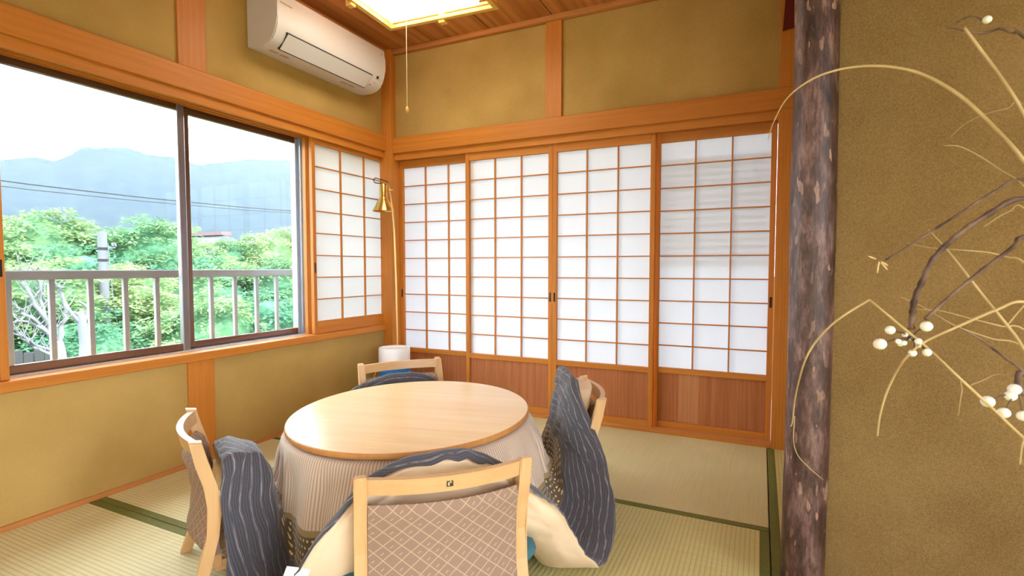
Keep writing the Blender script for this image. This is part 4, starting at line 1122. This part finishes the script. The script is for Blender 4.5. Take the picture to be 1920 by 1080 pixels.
bt = thing('bare_tree', (-9.0, 3.94, -4.0), 'pale leafless tree with fanning branches low in the left pane', 'tree')
off = Vector((-9.0, 3.94, -4.0))
for i, b_ in enumerate(BARE):
    p = spline(b_, 4)
    if i == 0: p = [Vector((-9.0, 3.95, -4.0))] + p
    k_ = len(p) - 1
    random.seed(i)
    p = [v + Vector((random.uniform(-.15, .15) * j / max(1, k_) if i else 0, 0, 0)) for j, v in enumerate(p)]
    r0, r1 = (0.10, 0.075) if i == 0 else ((0.038, 0.011) if i in (1, 2, 8) else (0.026, 0.008))
    mb = MB(); mb.tube([v - off for v in p], [r0 + (r1 - r0) * j / k_ for j in range(k_ + 1)], 8); mb.build('trunk' if i == 0 else 'branch', M['trunk'], bt, smooth=True)
    if i:
        for j in range(2, k_, 2):
            for s in (-1, 1):
                e = p[j] + Vector((random.uniform(-.1, .1), random.uniform(0.05, .16) * s, random.uniform(.12, .30)))
                mb = MB(); mb.tube([p[j] - off, (p[j] + e) / 2 + Vector((0, 0.01 * s, -.01)) - off, e - off], [0.008, 0.006, 0.003], 5); mb.build('twig', M['trunk'], bt)
bt2 = thing('bare_tree', (-10.0, 4.70, -4.0), 'pale forked trunk between the bare tree and the pole', 'tree')
off = Vector((-10.0, 4.70, -4.0))
for i, b_ in enumerate(TRUNKS[:3]):
    p = spline(b_, 4)
    if i == 0: p = [Vector((-10.0, 4.68, -4.0))] + p
    k_ = len(p) - 1; r0, r1 = (0.085, 0.06) if i == 0 else (0.04, 0.014)
    mb = MB(); mb.tube([v - off for v in p], [r0 + (r1 - r0) * j / k_ for j in range(k_ + 1)], 8); mb.build('trunk' if i == 0 else 'branch', M['trunk'], bt2, smooth=True)

fe = thing('wooden_fence', (-11.5, 4.2, -4.0), 'dark weathered board fence at the lower left of the window', 'fence')
fb = B(-0.012, 0.012, -0.065, 0.065, 1.6, 3.55, 0.004).mesh('board', M['fence'])
for k in range(14): link('board', fb, fe, (0, -1.2 + 0.145 * k, 0.03 * math.sin(k * 2.1)))
for z in (1.9, 3.1):
    mb = MB(); mb.box(-0.05, -0.012, -1.3, 0.8, z, z + 0.08); mb.build('cross_rail', M['fence'], fe)
for y in (-1.2, -0.2, 0.75):
    mb = MB(); mb.box(-0.13, -0.05, y - 0.045, y + 0.045, 0, 3.5); mb.build('post', M['fence'], fe)

up = thing('utility_pole', (-14.0, 7.06, -4.0), 'pale concrete utility pole standing among the trees', 'utility pole')
mb = MB(); mb.tube([(0, 0, 0), (0, 0, 5.84)], [0.135, 0.092], 20); mb.build('shaft', M['conc'], up, smooth=True, angle=60)
for z in (5.15, 5.42):
    mb = MB(); mb.tube([(0, 0, z), (0, 0, z + 0.05)], 0.112, 16); mb.build('band', M['wire'], up)
mb = MB(); mb.tube([(0.02, 0.09, 5.45), (0.02, 0.26, 5.47)], 0.018, 6); mb.build('bracket', M['conc'], up)
for y, z in ((0.20, 5.49), (0.26, 5.49)):
    mb = MB(); mb.lathe([(0.02, 0), (0.035, 0.02), (0.022, 0.05), (0.03, 0.07), (0.01, 0.09)], 10, (0.02, y, z)); mb.build('insulator', M['conc'], up, smooth=True)
mb = MB(); mb.tube([(0.12, 0.05, 0.0), (0.10, 0.09, 3.1)], 0.03, 8); mb.build('cable_duct', M['conc'], up)
tag(MB().tube([(-13.85, 7.10, 1.57), (-13.8, 7.14, 0.26), (-13.8, 7.28, -1.02), (-13.8, 7.6, -4.0)], 0.010, 5).build('guy_wire', M['conc']), 'pale guy wire slanting down from the concrete pole', 'wire')
tag(MB().tube(spline([(-16, -6, 3.5), (-16, 1.5, 3.2), (-16, 5.65, 3.03), (-16, 7.37, 3.0), (-16, 10.08, 3.01), (-16, 14.74, 3.14), (-16, 24, 3.7)]), 0.014, 5).build('power_line', M['wire']), 'upper dark power line crossing in front of the mountain', 'power line')
tag(MB().tube(spline([(-16, -6, 3.4), (-16, 1.5, 3.08), (-16, 5.65, 2.90), (-16, 7.37, 2.88), (-16, 10.07, 2.91), (-16, 14.73, 3.06), (-16, 24, 3.6)]), 0.009, 5).build('power_line', M['wire']), 'lower thinner power line crossing in front of the mountain', 'power line')

ho = thing('house', (-36, 24.6, -4), 'distant house with red ridge and grey roof between the trees', 'house')
mb = MB(); mb.box(-2.5, 2.5, -1.6, 1.6, 0, 6.0); mb.build('wall', M['housewall'], ho)
mb = MB(); mb.prism([(-1.9, 5.95), (1.9, 5.95), (-0.2, 7.4)], -2.7, 2.7, 'x'); mb.build('roof', M['roof_tile'], ho)
mb = MB(); mb.box(-2.72, 2.72, -0.62, 0.12, 7.22, 7.46); mb.build('ridge', M['roof_red'], ho)
for y in (-0.8, 0.8):
    mb = MB(); mb.box(2.5, 2.55, y - 0.4, y + 0.4, 3.8, 5.0); f_ = mb.build('window', M['alu'], ho)
    mb = MB(); mb.box(2.55, 2.56, y - 0.34, y + 0.34, 3.86, 4.94); mb.build('pane', M['dark'], f_)

# ------------------------------------------------------------------ mountains and the haze before them
rp_ = spline(RIDGE, 6)
V, F = [], []
rows = [(-250, 0.0), (-330, 0.16), (-400, 0.34), (-470, 0.55), (-535, 0.78), (-580, 0.94), (-600, 1.0), (-640, 0.96), (-760, 0.7)]
for v in rp_:
    for i, (x, f) in enumerate(rows):
        s = x / -600
        yy = v.y * (s if s < 1 else 1.0)
        zz = -20 + (v.z + 20) * f
        q3 = Vector((x * 0.02, yy * 0.02, 0))
        amp = 9 * min(1, i / 2) if x != -600 else 1.2
        zz += amp * noise.noise(q3) + (amp * 0.5) * noise.noise(q3 * 2.7)
        V.append((x, yy, zz))
m_ = len(rows)
for i in range(len(rp_) - 1):
    for j in range(m_ - 1): F.append((i * m_ + j, (i + 1) * m_ + j, (i + 1) * m_ + j + 1, i * m_ + j + 1))
me = bpy.data.meshes.new('mountain'); me.from_pydata(V, [], F); me.materials.append(M['mtn'])
me.polygons.foreach_set('use_smooth', [True] * len(me.polygons))
tag(link('mountain', me), 'hazy blue forested mountain ridge beyond the trees', None, None, 'structure')
t = NT('valley_haze'); t.t.nodes.remove(t.b)
vs = t.n('ShaderNodeVolumeScatter'); vs.inputs['Color'].default_value = (0.66, 0.74, 0.95, 1); vs.inputs['Density'].default_value = HAZE
t.l(vs.outputs[0], t.out.inputs['Volume'])
hz = MB(); hz.box(-900, -60, -150, 1300, -30, 230)
tag(hz.build('haze', t.m), 'thin blue haze filling the valley before the mountain', 'haze', None, 'stuff')
